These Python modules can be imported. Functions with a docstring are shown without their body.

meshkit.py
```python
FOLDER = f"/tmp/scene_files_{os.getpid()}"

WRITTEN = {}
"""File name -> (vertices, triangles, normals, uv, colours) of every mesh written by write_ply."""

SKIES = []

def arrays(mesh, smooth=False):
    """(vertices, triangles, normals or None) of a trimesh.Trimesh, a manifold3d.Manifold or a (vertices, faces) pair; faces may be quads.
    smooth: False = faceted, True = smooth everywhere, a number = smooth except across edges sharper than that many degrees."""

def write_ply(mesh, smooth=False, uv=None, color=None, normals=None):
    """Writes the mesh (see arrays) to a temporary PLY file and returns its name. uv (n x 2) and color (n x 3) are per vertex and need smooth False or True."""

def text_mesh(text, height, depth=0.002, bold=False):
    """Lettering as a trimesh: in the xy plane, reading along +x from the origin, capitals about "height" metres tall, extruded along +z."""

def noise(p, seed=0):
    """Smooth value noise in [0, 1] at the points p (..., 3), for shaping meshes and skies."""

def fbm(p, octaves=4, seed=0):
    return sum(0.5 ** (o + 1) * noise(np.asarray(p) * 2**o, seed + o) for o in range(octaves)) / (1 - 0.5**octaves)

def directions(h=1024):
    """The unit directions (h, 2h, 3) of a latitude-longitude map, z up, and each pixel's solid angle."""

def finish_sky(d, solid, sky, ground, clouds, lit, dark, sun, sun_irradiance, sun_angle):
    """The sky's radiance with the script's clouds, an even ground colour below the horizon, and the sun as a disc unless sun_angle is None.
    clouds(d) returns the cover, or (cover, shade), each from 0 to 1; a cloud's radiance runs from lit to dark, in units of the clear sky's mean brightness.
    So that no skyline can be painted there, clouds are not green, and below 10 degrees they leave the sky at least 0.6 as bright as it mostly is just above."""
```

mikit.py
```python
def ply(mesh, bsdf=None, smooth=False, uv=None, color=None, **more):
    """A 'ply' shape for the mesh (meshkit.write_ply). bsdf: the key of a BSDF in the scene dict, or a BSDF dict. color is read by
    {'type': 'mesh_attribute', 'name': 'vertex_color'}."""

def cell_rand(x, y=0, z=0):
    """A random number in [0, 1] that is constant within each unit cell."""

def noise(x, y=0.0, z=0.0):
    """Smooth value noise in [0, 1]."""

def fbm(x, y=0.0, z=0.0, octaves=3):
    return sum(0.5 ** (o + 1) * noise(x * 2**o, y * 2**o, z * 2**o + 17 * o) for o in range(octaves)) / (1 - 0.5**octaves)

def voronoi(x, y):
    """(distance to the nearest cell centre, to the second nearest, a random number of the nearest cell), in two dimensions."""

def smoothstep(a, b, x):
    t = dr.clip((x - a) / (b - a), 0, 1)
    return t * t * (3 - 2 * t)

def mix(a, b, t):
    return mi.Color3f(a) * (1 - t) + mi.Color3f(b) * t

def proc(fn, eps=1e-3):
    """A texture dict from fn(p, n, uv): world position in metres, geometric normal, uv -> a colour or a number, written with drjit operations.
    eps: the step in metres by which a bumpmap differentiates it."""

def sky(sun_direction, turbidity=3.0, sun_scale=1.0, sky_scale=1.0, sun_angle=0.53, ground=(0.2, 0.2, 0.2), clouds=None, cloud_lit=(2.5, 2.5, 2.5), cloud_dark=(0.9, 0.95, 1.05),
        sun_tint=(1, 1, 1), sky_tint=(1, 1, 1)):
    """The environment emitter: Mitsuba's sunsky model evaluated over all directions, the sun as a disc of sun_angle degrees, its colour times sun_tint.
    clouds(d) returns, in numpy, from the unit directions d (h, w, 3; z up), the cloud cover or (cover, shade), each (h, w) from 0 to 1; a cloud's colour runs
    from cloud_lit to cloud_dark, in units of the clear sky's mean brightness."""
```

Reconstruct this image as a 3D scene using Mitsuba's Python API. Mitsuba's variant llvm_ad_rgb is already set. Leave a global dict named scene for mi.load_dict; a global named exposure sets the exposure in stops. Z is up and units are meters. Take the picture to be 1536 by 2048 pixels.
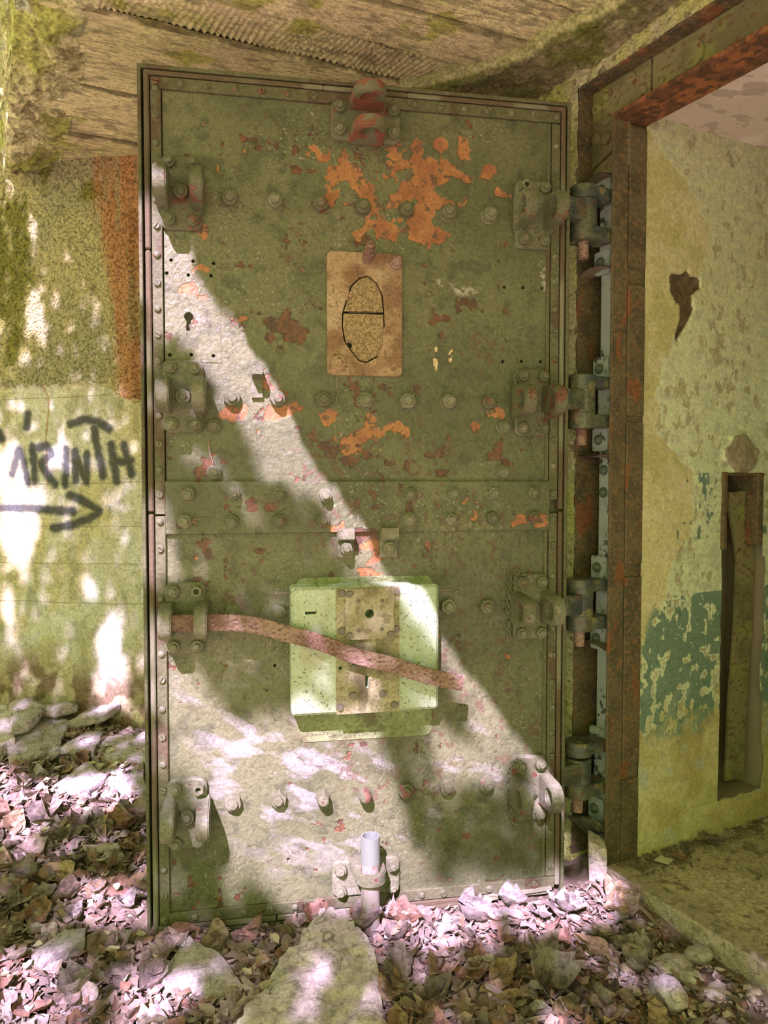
import math, random
import numpy as np, trimesh, mitsuba as mi, drjit as dr, mikit, meshkit
import manifold3d as m3
from shapely.geometry import Polygon, Point
from mikit import noise, fbm, smoothstep, mix, proc, voronoi, cell_rand
T = mi.ScalarTransform4f
rng = np.random.default_rng(7)
random.seed(7)
scene, labels = {}, {}

# ------------------------------------------------------------------ camera, sky, exposure
EYE = np.array([0.0, 0.0, 1.09])
PITCH = math.atan(60 / 1538.0)
scene['camera'] = {'type': 'perspective', 'fov': 2 * math.degrees(math.atan(768 / 1538.0)), 'fov_axis': 'x',
                   'near_clip': 0.02, 'far_clip': 200.0,
                   'to_world': T().look_at(EYE.tolist(), (EYE + [0, math.cos(PITCH), -math.sin(PITCH)]).tolist(), [0, 0, 1])}
SUN = np.array([-0.20, -1.0, 1.0])
scene['sky'] = mikit.sky(SUN, turbidity=4.0, sun_scale=5.3, sky_scale=2.2, sun_angle=0.53, ground=(0.40, 0.37, 0.18),
                         sun_tint=(1.0, 0.85, 2.00), sky_tint=(1.52, 1.36, 0.50))
exposure = 1.22

# ------------------------------------------------------------------ the main local frames
TH = 0.1768
D0 = np.array([-.5557, 1.7653, .031])                       # door: lower left corner of its face
DR, DN = np.array([math.cos(TH), math.sin(TH), 0]), np.array([math.sin(TH), -math.cos(TH), 0])
KZ = np.array([0, 0, 1.0])
L0 = np.array([.582, 1.98, 0]); FW = np.array([.4695, -.8829, 0]); FN = np.array([.8829, .4695, 0])   # frame: along, into the passage
A0 = np.array([-.8726, 2.695, 0]); LL = np.array([.9713, -.2379, 0]); LN = np.array([-.2379, -.9713, 0])  # left wall: along, outward
CB = np.array([.911, .412, 0]); CC = np.array([-.412, .911, 0])                                        # ceiling boards: along, across


def M4(o, x, y, z):
    m = np.eye(4); m[:3, 0], m[:3, 1], m[:3, 2], m[:3, 3] = x, y, z, o
    return m


MD = M4(D0, DR, KZ, DN)          # local (u, v, p): right, up, out of the door
MF = M4(L0, FW, FN, KZ)          # local (s, t, z)
ML = M4(A0, LL, KZ, -LN) @ np.diag([1, 1, -1, 1])
ML = M4(A0, LL, KZ, LL * 0 + np.cross(LL, KZ))   # local (m, z, out)
ID = np.eye(4)


def trl(x, y, z): m = np.eye(4); m[:3, 3] = x, y, z; return m
def rot(axis, deg):
    return trimesh.transformations.rotation_matrix(math.radians(deg), axis)


used = {}
def num(base):
    k = used.get(base, -1) + 1; used[base] = k
    return base if k == 0 else f'{base}_{k:03d}'


def add(key, mesh, mat, M=ID, smooth=30, color=None, exact=False):
    key = key if exact else num(key)
    if color is not None: smooth = True if smooth is True else False
    scene[key] = {**mikit.ply(mesh, mat, smooth=smooth, color=color), 'to_world': T(np.asarray(M, float).tolist())}
    return key


def put(key, shape, M=ID):
    key = num(key)
    scene[key] = {**shape, 'to_world': T(np.asarray(M, float).tolist())}
    return key


def tag(key, label=None, category=None, group=None, kind=None):
    labels[key] = {k: v for k, v in (('label', label), ('category', category), ('group', group), ('kind', kind)) if v}
    return key


# ------------------------------------------------------------------ mesh helpers
def cat(ms): return trimesh.util.concatenate(ms)


def tm(man):
    m = man.to_mesh()
    return trimesh.Trimesh(m.vert_properties[:, :3], m.tri_verts, process=False)


def box(x0, x1, y0, y1, z0, z1, b=0.0015):
    b = min(b, (x1 - x0) * .45, (y1 - y0) * .45, (z1 - z0) * .45)
    pts = []
    for x, ix in ((x0, b), (x1, -b)):
        for y, iy in ((y0, b), (y1, -b)):
            for z, iz in ((z0, b), (z1, -b)):
                pts += [(x, y + iy, z + iz), (x + ix, y, z + iz), (x + ix, y + iy, z)]
    return trimesh.convex.convex_hull(np.array(pts))


def rrect(w, h, r, n=6, cx=0, cy=0):
    return Polygon([(cx - w / 2 + r, cy - h / 2 + r), (cx + w / 2 - r, cy - h / 2 + r), (cx + w / 2 - r, cy + h / 2 - r), (cx - w / 2 + r, cy + h / 2 - r)]).buffer(r, quad_segs=n)


def plate(poly, z0, z1, b=0.002):
    """Convex bevelled plate."""
    a = np.array(poly.exterior.coords)[:-1]; c = np.array(poly.buffer(-b).exterior.coords)[:-1]
    return trimesh.convex.convex_hull(np.vstack([np.c_[a, np.full(len(a), z0)], np.c_[a, np.full(len(a), z1 - b)], np.c_[c, np.full(len(c), z1)]]))


def extr(poly, h):
    """Straight extrusion of a polygon with holes, along z from 0."""
    cs = m3.CrossSection([np.array(poly.exterior.coords)[:-1]] + [np.array(r.coords)[:-1] for r in poly.interiors], m3.FillRule.EvenOdd)
    return tm(m3.Manifold.extrude(cs, h))


def cyl(r, h, n=24, b=0.0, r2=None, z=0.0):
    """Lathe: cylinder (or cone) along z from z with a bevelled top."""
    r2 = r if r2 is None else r2
    prof = [(0, z), (r, z), (r2, z + h - b), (max(r2 - b, 1e-4), z + h), (0, z + h)]
    return trimesh.creation.revolve(np.array(prof), sections=n)


def lathe(prof, n=24): return trimesh.creation.revolve(np.array(prof, float), sections=n)


def hexa(r, h, z=0.0, b=0.002):
    a = np.radians(np.arange(6) * 60 + 30)
    p = np.c_[np.cos(a), np.sin(a)] * r
    q = np.c_[np.cos(np.radians(np.arange(24) * 15)), np.sin(np.radians(np.arange(24) * 15))] * r * .86
    return trimesh.convex.convex_hull(np.vstack([np.c_[p, np.full(6, z)], np.c_[p, np.full(6, z + h - b)], np.c_[q, np.full(24, z + h)]]))


def tube(pts, r, n=8, cap=True):
    pts = np.asarray(pts, float); rs = np.broadcast_to(r, len(pts))
    V, Fc = [], []
    up = np.array([0.3, 0.2, .93])
    for i, p in enumerate(pts):
        t = pts[min(i + 1, len(pts) - 1)] - pts[max(i - 1, 0)]; t /= np.linalg.norm(t) + 1e-12
        x = np.cross(up, t); x /= np.linalg.norm(x) + 1e-9; y = np.cross(t, x)
        for a in np.arange(n) * 2 * math.pi / n:
            V.append(p + rs[i] * (math.cos(a) * x + math.sin(a) * y))
    for i in range(len(pts) - 1):
        for j in range(n):
            a, b, c, d = i * n + j, i * n + (j + 1) % n, (i + 1) * n + (j + 1) % n, (i + 1) * n + j
            Fc += [(a, b, c), (a, c, d)]
    if cap:
        V += [pts[0], pts[-1]]; k = len(V)
        for j in range(n):
            Fc += [(k - 2, (j + 1) % n, j), (k - 1, (len(pts) - 1) * n + j, (len(pts) - 1) * n + (j + 1) % n)]
    return trimesh.Trimesh(np.array(V), np.array(Fc), process=False)


def grid(fn, a, b):
    """Sheet over parameter arrays a, b: fn(A, B) -> (x, y, z)."""
    A, B = np.meshgrid(a, b, indexing='ij')
    P = np.stack(np.broadcast_arrays(*fn(A, B)), -1).reshape(-1, 3)
    na, nb = len(a), len(b)
    i = (np.arange(na - 1)[:, None] * nb + np.arange(nb - 1)[None]).ravel()
    f = np.vstack([np.c_[i, i + nb, i + nb + 1], np.c_[i, i + nb + 1, i + 1]])
    return trimesh.Trimesh(P, f, process=False)


def nz(p, f, seed=0, o=4): return meshkit.fbm(np.asarray(p) * f, o, seed) - .5


# ------------------------------------------------------------------ materials
def dloc(p):
    x, y, z = p.x - D0[0], p.y - D0[1], p.z - D0[2]
    return x * DR[0] + y * DR[1], z, x * DN[0] + y * DN[1]
def lloc(p): x, y = p.x - A0[0], p.y - A0[1]; return x * LL[0] + y * LL[1], p.z
def floc(p): x, y = p.x - L0[0], p.y - L0[1]; return x * FW[0] + y * FW[1], x * FN[0] + y * FN[1], p.z
def cloc(p): return p.x * CB[0] + p.y * CB[1], p.x * CC[0] + p.y * CC[1]


def grain(c, x, y, z, f=300, a=.5):
    g = noise(x * f, y * f, z * f) * .6 + noise(x * f * .43 + 5, y * f * .43, z * f * .43) * .4
    return c * (1 + a * 2 * (g - .5))


def blob(u, v, lst):
    out = mi.Float(0)
    for cu, cv, ru, rv, a in lst:
        out = dr.maximum(out, a * (1 - smoothstep(.25, 1.35, dr.sqrt(dr.square((u - cu) / ru) + dr.square((v - cv) / rv)))))
    return out


def seg(u, v, pts):
    out = mi.Float(9)
    for (ax, ay), (bx, by) in zip(pts[:-1], pts[1:]):
        dx, dy = bx - ax, by - ay
        t = dr.clip(((u - ax) * dx + (v - ay) * dy) / (dx * dx + dy * dy), 0, 1)
        out = dr.minimum(out, dr.sqrt(dr.square(u - ax - t * dx) + dr.square(v - ay - t * dy)))
    return out


def lerpf(x, xs, ys):
    out = mi.Float(ys[0])
    for a, b, c, d in zip(xs[:-1], xs[1:], ys[:-1], ys[1:]):
        out = dr.select(x > a, c + (d - c) * dr.clip((x - a) / (b - a), 0, 1), out)
    return out


def mat(key, color, rough=.75, bump=None, eps=8e-4, spec=.3, metallic=0.0, two=True):
    col = {'type': 'rgb', 'value': list(color)} if isinstance(color, (tuple, list)) else (proc(color) if callable(color) else color)
    b = {'type': 'principled', 'base_color': col, 'roughness': rough, 'specular': spec, 'metallic': metallic}
    if bump: b = {'type': 'bumpmap', 'arbitrary': proc(bump, eps), 'scale': 1.0, 'bsdf': b}
    scene[key] = {'type': 'twosided', 'bsdf': b} if two else b


ORANGE = [(.60, 1.745, .24, .07, 1.06), (.68, 1.83, .15, .09, 1.08), (.48, 1.79, .08, .05, .95), (.62, 1.78, .13, .09, 1.), (.50, 1.76, .14, .05, .95), (.44, 1.83, .10, .04, .75), (.66, 1.66, .13, .04, .85), (.56, 1.66, .10, .04, .8), (.79, 1.80, .07, .06, .85), (.14, 1.54, .04, .03, .9), (.31, 1.22, .05, .03, .85), (.62, 1.18, .10, .04, .7), (.50, 1.16, .09, .05, .8), (.85, 1.24, .04, .05, .8), (.44, .96, .06, .03, .8), (.70, 1.86, .10, .06, .9), (.53, 1.74, .12, .06, .9), (.42, 1.72, .06, .05, .8), (.78, 1.73, .07, .06, .85), (.63, 1.69, .09, .03, .8),
          (.12, 1.49, .05, .05, .85), (.10, 1.42, .03, .03, .6), (.29, 1.29, .05, .03, .8), (.43, 1.21, .03, .025, .9), (.20, 1.22, .05, .03, .6), (.80, 1.19, .04, .035, .95),
          (.78, 1.25, .03, .03, .8), (.52, 1.21, .04, .03, .7), (.90, .965, .045, .03, .95), (.97, .96, .03, .03, .8), (.36, .965, .05, .02, .7), (.54, .89, .04, .05, .9),
          (.24, 1.02, .03, .03, .5), (.54, .84, .06, .02, .8), (.30, .33, .06, .04, .45), (.99, .12, .03, .05, .7), (.07, 1.88, .03, .03, .4), (.145, 1.63, .02, .03, .8), (.47, .04, .02, .02, .5)]
BROWN = [(.36, 1.86, .10, .05, .8), (.28, 1.86, .06, .05, .6), (.34, 1.81, .08, .05, .7), (.50, 1.83, .06, .04, .7), (.52, 1.20, .07, .10, .75), (.40, 1.17, .08, .06, .6), (.33, 1.41, .07, .06, .6),
         (.88, 1.12, .08, .06, .7), (.76, 1.90, .06, .04, .7), (.68, 1.45, .04, .03, .5), (.20, 1.13, .06, .06, .55), (.14, 1.10, .05, .06, .5), (.46, 1.12, .10, .04, .7), (.60, 1.13, .08, .04, .5),
         (.22, 1.0, .12, .03, .5), (.52, 1.0, .05, .05, .5), (.50, .90, .05, .06, .8), (.16, .08, .09, .06, .5), (.12, .05, .05, .04, .5), (.26, .68, .05, .05, .2)]


def paint_fields(u, v):
    hi = fbm(u * 34 + 5, v * 34, 7.3, 5); lo = fbm(u * 9, v * 9, 3.1, 3)
    f = hi * .62 + lo * .38
    bo, bb = blob(u, v, ORANGE), blob(u, v, BROWN)
    mo = smoothstep(-.008, .010, f - .70 + .265 * bo)
    g = fbm(u * 48, v * 48 + 9, 2.2, 4) * .6 + fbm(u * 14 + 4, v * 14, 8.8, 2) * .4
    mb = smoothstep(-.010, .012, g - .672 + .18 * bb)
    return mo, mb, hi, g


def paint_color(p, n, uv):
    u, v, q = dloc(p)
    mo, mb, hi, g = paint_fields(u, v)
    lo = fbm(u * 4 + 2, v * 4, 11., 3)
    c = mix((.102, .120, .054), (.142, .160, .074), smoothstep(.35, .65, lo))
    c = mix(c, (.072, .088, .042), smoothstep(.50, .68, hi) * .7)
    # chalky scratched film on the lower left of the leaf, a few pale scuffs above
    low = blob(u, v, [(.30, .40, .22, .20, 1.), (.45, .28, .25, .20, .8), (.18, .55, .12, .14, .6), (.13, 1.4, .05, .12, .5), (.72, .75, .3, .1, .25), (.75, .3, .2, .2, .5)])
    sc = smoothstep(.50, .72, fbm(u * 16 + v * 30, v * 14 - u * 9, 3., 4))
    c = mix(c, (.34, .345, .31), sc * low * .7)
    c = mix(c, (.46, .45, .34), smoothstep(.82, .90, noise(u * 230, v * 230, 2.)) * smoothstep(.55, .72, fbm(u * 6, v * 6, 21., 2)) * .35)
    c = mix(c, mix((.085, .052, .030), (.15, .075, .036), smoothstep(.35, .65, fbm(u * 60, v * 60, 4., 2))), mb)
    c = mix(c, mix((.36, .175, .065), (.28, .12, .05), smoothstep(.4, .7, fbm(u * 25, v * 25, 6., 3))), mo)
    c = mix(c, (.13, .08, .045), smoothstep(.66, .74, fbm(u * 55 + 3, v * 55, 9., 3)) * mo)
    # orange-yellow specks and dust freckles
    cr = smoothstep(.016, .003, dr.abs(fbm(u * 42, v * 42, 1.7, 3) - .52)) * smoothstep(.42, .58, fbm(u * 7 + 1, v * 7, 31., 3))
    c = mix(c, (.085, .075, .04), cr * (1 - mo) * .75)
    c = mix(c, (.115, .075, .045), smoothstep(.64, .68, fbm(u * 75, v * 75, 17., 3)) * smoothstep(.50, .62, fbm(u * 5, v * 5, 13., 2)) * .7)
    ch = blob(u, v, [(.695, 1.37, .010, .05, 1.), (.730, 1.372, .009, .022, 1.), (.602, 1.392, .012, .02, .8), (.68, 1.41, .03, .03, .5)])
    c = mix(c, (.60, .50, .27), smoothstep(.52, .55, ch * .28 + fbm(u * 85, v * 60, 3., 3) * .6) * smoothstep(.1, .3, ch))
    stk = dr.minimum(seg(u, v, [(.705, 1.548), (.735, 1.532), (.765, 1.525), (.79, 1.53)]), seg(u, v, [(.968, 1.60), (.975, 1.56), (.985, 1.53)]))
    c = mix(c, (.42, .43, .33), smoothstep(.016, .002, stk) * smoothstep(.46, .62, fbm(u * 110, v * 110, 4., 3)) * .8)
    return grain(c, u, v, 3., 330, .32)


def paint_bump(p, n, uv):
    u, v, q = dloc(p)
    mo, mb, hi, g = paint_fields(u, v)
    flake = smoothstep(.50, .56, fbm(u * 42, v * 42, 1.7, 3)) * .5
    return (1 - dr.maximum(mo, mb)) * .0012 + flake * .0009 + fbm(u * 120, v * 120, 3., 3) * .0016


mat('m_paint', paint_color, .52, paint_bump, spec=.42)


def iron_color(p, n, uv):                      # painted fittings: bolts, lugs, straps
    x, y, z = p.x, p.y, p.z
    f = fbm(x * 55, y * 55, z * 55, 3); lo = fbm(x * 7 + 3, y * 7, z * 7, 2)
    c = mix((.172, .186, .105), (.120, .132, .068), smoothstep(.3, .6, lo))
    c = mix(c, (.26, .265, .19), smoothstep(.55, .7, f) * .5)
    r = smoothstep(.615, .66, f * .6 + lo * .4)
    return grain(mix(c, mix((.20, .09, .05), (.10, .065, .04), noise(x * 200, y * 200, z * 200)), r), x, y, z, 400, .4)
def iron_bump(p, n, uv): return fbm(p.x * 150, p.y * 150, p.z * 150, 3) * .0014
mat('m_iron', iron_color, .6, iron_bump, spec=.4)


def red_color(p, n, uv):                       # bare red lead on the upper lugs
    x, y, z = p.x, p.y, p.z
    f = fbm(x * 40, y * 40, z * 40 + 3, 3)
    return mix(mix((.27, .105, .06), (.15, .075, .045), f), (.15, .155, .09), smoothstep(.49, .54, fbm(x * 34, y * 34, z * 34, 4)))
mat('m_redlead', red_color, .65, iron_bump)


def rim_color(p, n, uv):
    x, y, z = p.x, p.y, p.z
    f = fbm(x * 45, y * 45, z * 12, 3)
    c = mix((.088, .100, .046), (.140, .148, .072), f)
    c = mix(c, (.095, .068, .038), smoothstep(.56, .66, fbm(x * 30 + 7, y * 30, z * 8, 3)) * .8)
    return grain(c, x, y, z, 350, .45)
mat('m_rim', rim_color, .65, iron_bump)


def seal_color(p, n, uv):
    x, y, z = p.x, p.y, p.z
    f = fbm(x * 80, y * 80, z * 9, 3)
    c = mix((.085, .078, .042), (.15, .115, .06), f)
    return mix(c, (.20, .21, .125), smoothstep(.45, .55, fbm(x * 9, y * 9, z * 3 + 2, 2)))
mat('m_seal', seal_color, .8, iron_bump)


def rustplate_color(p, n, uv):                 # tan rusted plate
    u, v, q = dloc(p)
    f = fbm(u * 20, v * 20, 2., 4); s = fbm(u * 120, v * 120, 4., 3)
    c = mix((.37, .27, .15), (.22, .135, .07), smoothstep(.35, .68, f))
    c = mix(c, (.45, .37, .23), smoothstep(.5, .75, fbm(u * 9 + 3, v * 9, 8., 3)) * .6)
    return grain(mix(c, (.12, .075, .04), smoothstep(.60, .78, s) * .55), u, v, 1., 420, .4)
def rustplate_bump(p, n, uv):
    u, v, q = dloc(p)
    return fbm(u * 170, v * 170, 4., 3) * .0011
mat('m_rustplate', rustplate_color, .8, rustplate_bump)
def grit_color(p, n, uv):
    u, v, q = dloc(p)
    return mix((.19, .145, .07), (.40, .31, .155), smoothstep(.25, .75, fbm(u * 330, v * 330, 4., 2)))
def grit_bump(p, n, uv):
    u, v, q = dloc(p)
    return fbm(u * 260, v * 260, 4., 2) * .003
mat('m_grit', grit_color, .8, grit_bump, eps=5e-4)


def bar_color(p, n, uv):
    x, y, z = p.x, p.y, p.z
    s = fbm(x * 190, y * 190, z * 190, 3)
    c = mix((.20, .125, .085), (.30, .215, .155), smoothstep(.3, .65, fbm(x * 12, y * 12, z * 22, 3)))
    c = mix(c, (.10, .06, .045), smoothstep(.50, .68, s) * .7)
    return grain(mix(c, (.36, .31, .23), smoothstep(.60, .78, fbm(x * 190 + 5, y * 190, z * 190, 2)) * .5), x, y, z, 500, .4)
mat('m_bar', bar_color, .8, iron_bump)


def enamel_color(p, n, uv):
    u, v, q = dloc(p)
    st = smoothstep(.52, .72, fbm(u * 13, v * 9, 2., 4)) * blob(u, v, [(.36, .74, .05, .05, .95), (.44, .65, .06, .20, .5), (.37, .64, .05, .05, .4), (.60, .55, .1, .04, .4), (.50, .80, .2, .02, .4)])
    c = mix((.41, .53, .33), (.35, .48, .28), smoothstep(.4, .65, fbm(u * 8, v * 8, 5., 3)))
    c = mix(c, (.25, .205, .08), st)
    c = mix(c, (.10, .09, .045), smoothstep(.74, .80, fbm(u * 210, v * 210, 7., 2)) * .75)
    c = grain(c, u, v, 2., 300, .16)
    # small blue stamp scribble
    d = dr.minimum(seg(u, v, [(.617, .778), (.622, .781), (.628, .777), (.634, .781), (.640, .777), (.645, .78)]), seg(u, v, [(.618, .771), (.630, .773), (.642, .771)]))
    return mix(c, (.16, .27, .42), (1 - smoothstep(.0008, .0024, d)) * .7)
def enamel_bump(p, n, uv):
    u, v, q = dloc(p)
    return fbm(u * 14, v * 8, 2., 2) * .003 + fbm(u * 150, v * 150, 4., 2) * .0003
mat('m_enamel', enamel_color, .38, enamel_bump, spec=.5)


def cover_color(p, n, uv):                     # dirty olive-grey middle plates
    u, v, q = dloc(p)
    f = fbm(u * 16, v * 16, 3., 4)
    c = mix((.33, .33, .18), (.24, .235, .11), smoothstep(.4, .65, f))
    g = smoothstep(.46, .62, fbm(u * 40, v * 9, 6., 4)) * blob(u, v, [(.515, .58, .05, .07, .9), (.50, .66, .07, .05, .6), (.54, .67, .04, .04, .5), (.47, .55, .02, .06, .6)])
    c = mix(c, (.085, .075, .035), g)
    c = mix(c, (.42, .41, .27), smoothstep(.58, .72, fbm(u * 24 + 8, v * 24, 2., 3)) * .5)
    return grain(mix(c, (.12, .085, .045), smoothstep(.64, .76, fbm(u * 170, v * 170, 4., 3)) * .6), u, v, 2., 330, .35)
mat('m_cover', cover_color, .6, rustplate_bump)
def cover2_color(p, n, uv):
    u, v, q = dloc(p)
    c = mix((.37, .36, .225), (.29, .28, .155), smoothstep(.38, .66, fbm(u * 22, v * 22, 9., 4)))
    c = mix(c, (.14, .12, .06), smoothstep(.54, .70, fbm(u * 45, v * 45, 4., 3)) * .6)
    return grain(c, u, v, 2., 330, .3)
mat('m_cover_plate', cover2_color, .55, rustplate_bump)
def oldgreen_color(p, n, uv):
    u, v, q = dloc(p)
    c = mix((.27, .34, .155), (.21, .26, .115), smoothstep(.4, .65, fbm(u * 11, v * 11, 3., 3)))
    c = mix(c, (.13, .13, .065), smoothstep(.5, .68, fbm(u * 17, v * 25, 6., 4)) * .8)
    return grain(mix(c, (.10, .075, .04), smoothstep(.72, .78, fbm(u * 190, v * 190, 4., 2)) * .7), u, v, 2., 300, .3)
mat('m_oldgreen', oldgreen_color, .6, paint_bump)


def ceil_color(p, n, uv):
    e, c_ = cloc(p)
    g = fbm(e * 26, c_ * 150, 2., 4); lo = fbm(e * 4, c_ * 5, 6., 3)
    c = mix((.68, .66, .34), (.54, .53, .245), smoothstep(.35, .65, lo))
    c = mix(c, (.27, .25, .14), smoothstep(.48, .74, g) * .6)
    c = mix(c, (.62, .53, .33), smoothstep(.5, .7, fbm(e * 6 + 8, c_ * 7, 3., 3)) * .5)
    mb = blob(e, c_, [(.42, 1.80, .16, .07, 1.), (.10, 1.98, .10, .10, .9), (.0, 2.62, .22, .09, 1.), (-.02, 2.75, .2, .08, 1.), (.62, 1.86, .16, .06, .7), (.38, 2.10, .12, .05, .8), (.55, 1.70, .2, .08, .55), (.9, 1.75, .14, .12, .6), (.1, 1.7, .2, .12, .6), (.30, 1.97, .2, .05, .5)])
    m = smoothstep(.0, .14, fbm(e * 13, c_ * 16, 9., 4) - .76 + .42 * mb)
    c = mix(c, mix((.40, .43, .08), (.25, .29, .05), noise(e * 90, c_ * 90)), m * .8)
    c = mix(c, (.16, .15, .08), smoothstep(.58, .70, fbm(e * 17, c_ * 40, 14., 4)) * .5)
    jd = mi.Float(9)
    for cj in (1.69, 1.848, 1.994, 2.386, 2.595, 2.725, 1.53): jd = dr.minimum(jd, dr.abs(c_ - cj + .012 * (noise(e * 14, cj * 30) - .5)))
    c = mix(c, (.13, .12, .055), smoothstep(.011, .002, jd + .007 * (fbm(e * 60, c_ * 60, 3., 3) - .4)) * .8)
    return grain(c, e * .5, c_, p.z, 330, .55)
def ceil_bump(p, n, uv):
    e, c_ = cloc(p)
    return fbm(e * 60, c_ * 160, 2., 3) * .0016 + fbm(e * 200, c_ * 200, p.z * 100, 2) * .0012
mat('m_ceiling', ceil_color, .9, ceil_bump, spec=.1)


def moss_color(p, n, uv):
    x, y, z = p.x, p.y, p.z
    f = fbm(x * 30, y * 30, z * 30, 3); lo = fbm(x * 6, y * 6, z * 6, 3)
    c = mix((.52, .52, .27), (.36, .41, .11), smoothstep(.4, .62, lo))
    c = mix(c, (.20, .17, .09), smoothstep(.52, .66, f) * .7)
    return grain(mix(c, (.42, .47, .30), smoothstep(.62, .75, fbm(x * 14, y * 14, z * 14 + 5, 3))), x, y, z, 190, .7)
def moss_bump(p, n, uv): return fbm(p.x * 90, p.y * 90, p.z * 90, 4) * .007
mat('m_moss', moss_color, .95, moss_bump, spec=.05)


def haunch_color(p, n, uv):
    x, y, z = p.x, p.y, p.z
    lo = fbm(x * 8, y * 8, z * 8, 4)
    c = mix((.19, .18, .095), (.13, .155, .04), smoothstep(.42, .6, lo))
    c = mix(c, (.27, .25, .14), smoothstep(.55, .72, fbm(x * 22 + 2, y * 22, z * 22, 3)) * .6)
    e = smoothstep(2.186, 2.196, z)             # broken edge coloured lighter: daylight on its face painted in
    return grain(mix(c, mix((.42, .44, .22), (.30, .34, .12), noise(x * 60, y * 60, z * 60)), e), x, y, z, 200, .7)
mat('m_haunch', haunch_color, .95, moss_bump, spec=.05)
def facade_color(p, n, uv):
    x, y, z = p.x, p.y, p.z
    lo = fbm(x * 7, y * 7, z * 3, 4)
    c = mix((.40, .46, .12), (.42, .43, .24), smoothstep(.35, .6, lo))
    return grain(mix(c, (.13, .13, .06), smoothstep(.58, .7, fbm(x * 50, y * 50, z * 50, 3)) * .7), x, y, z, 220, .6)
mat('m_facade', facade_color, .9, moss_bump, spec=.1)

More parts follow.
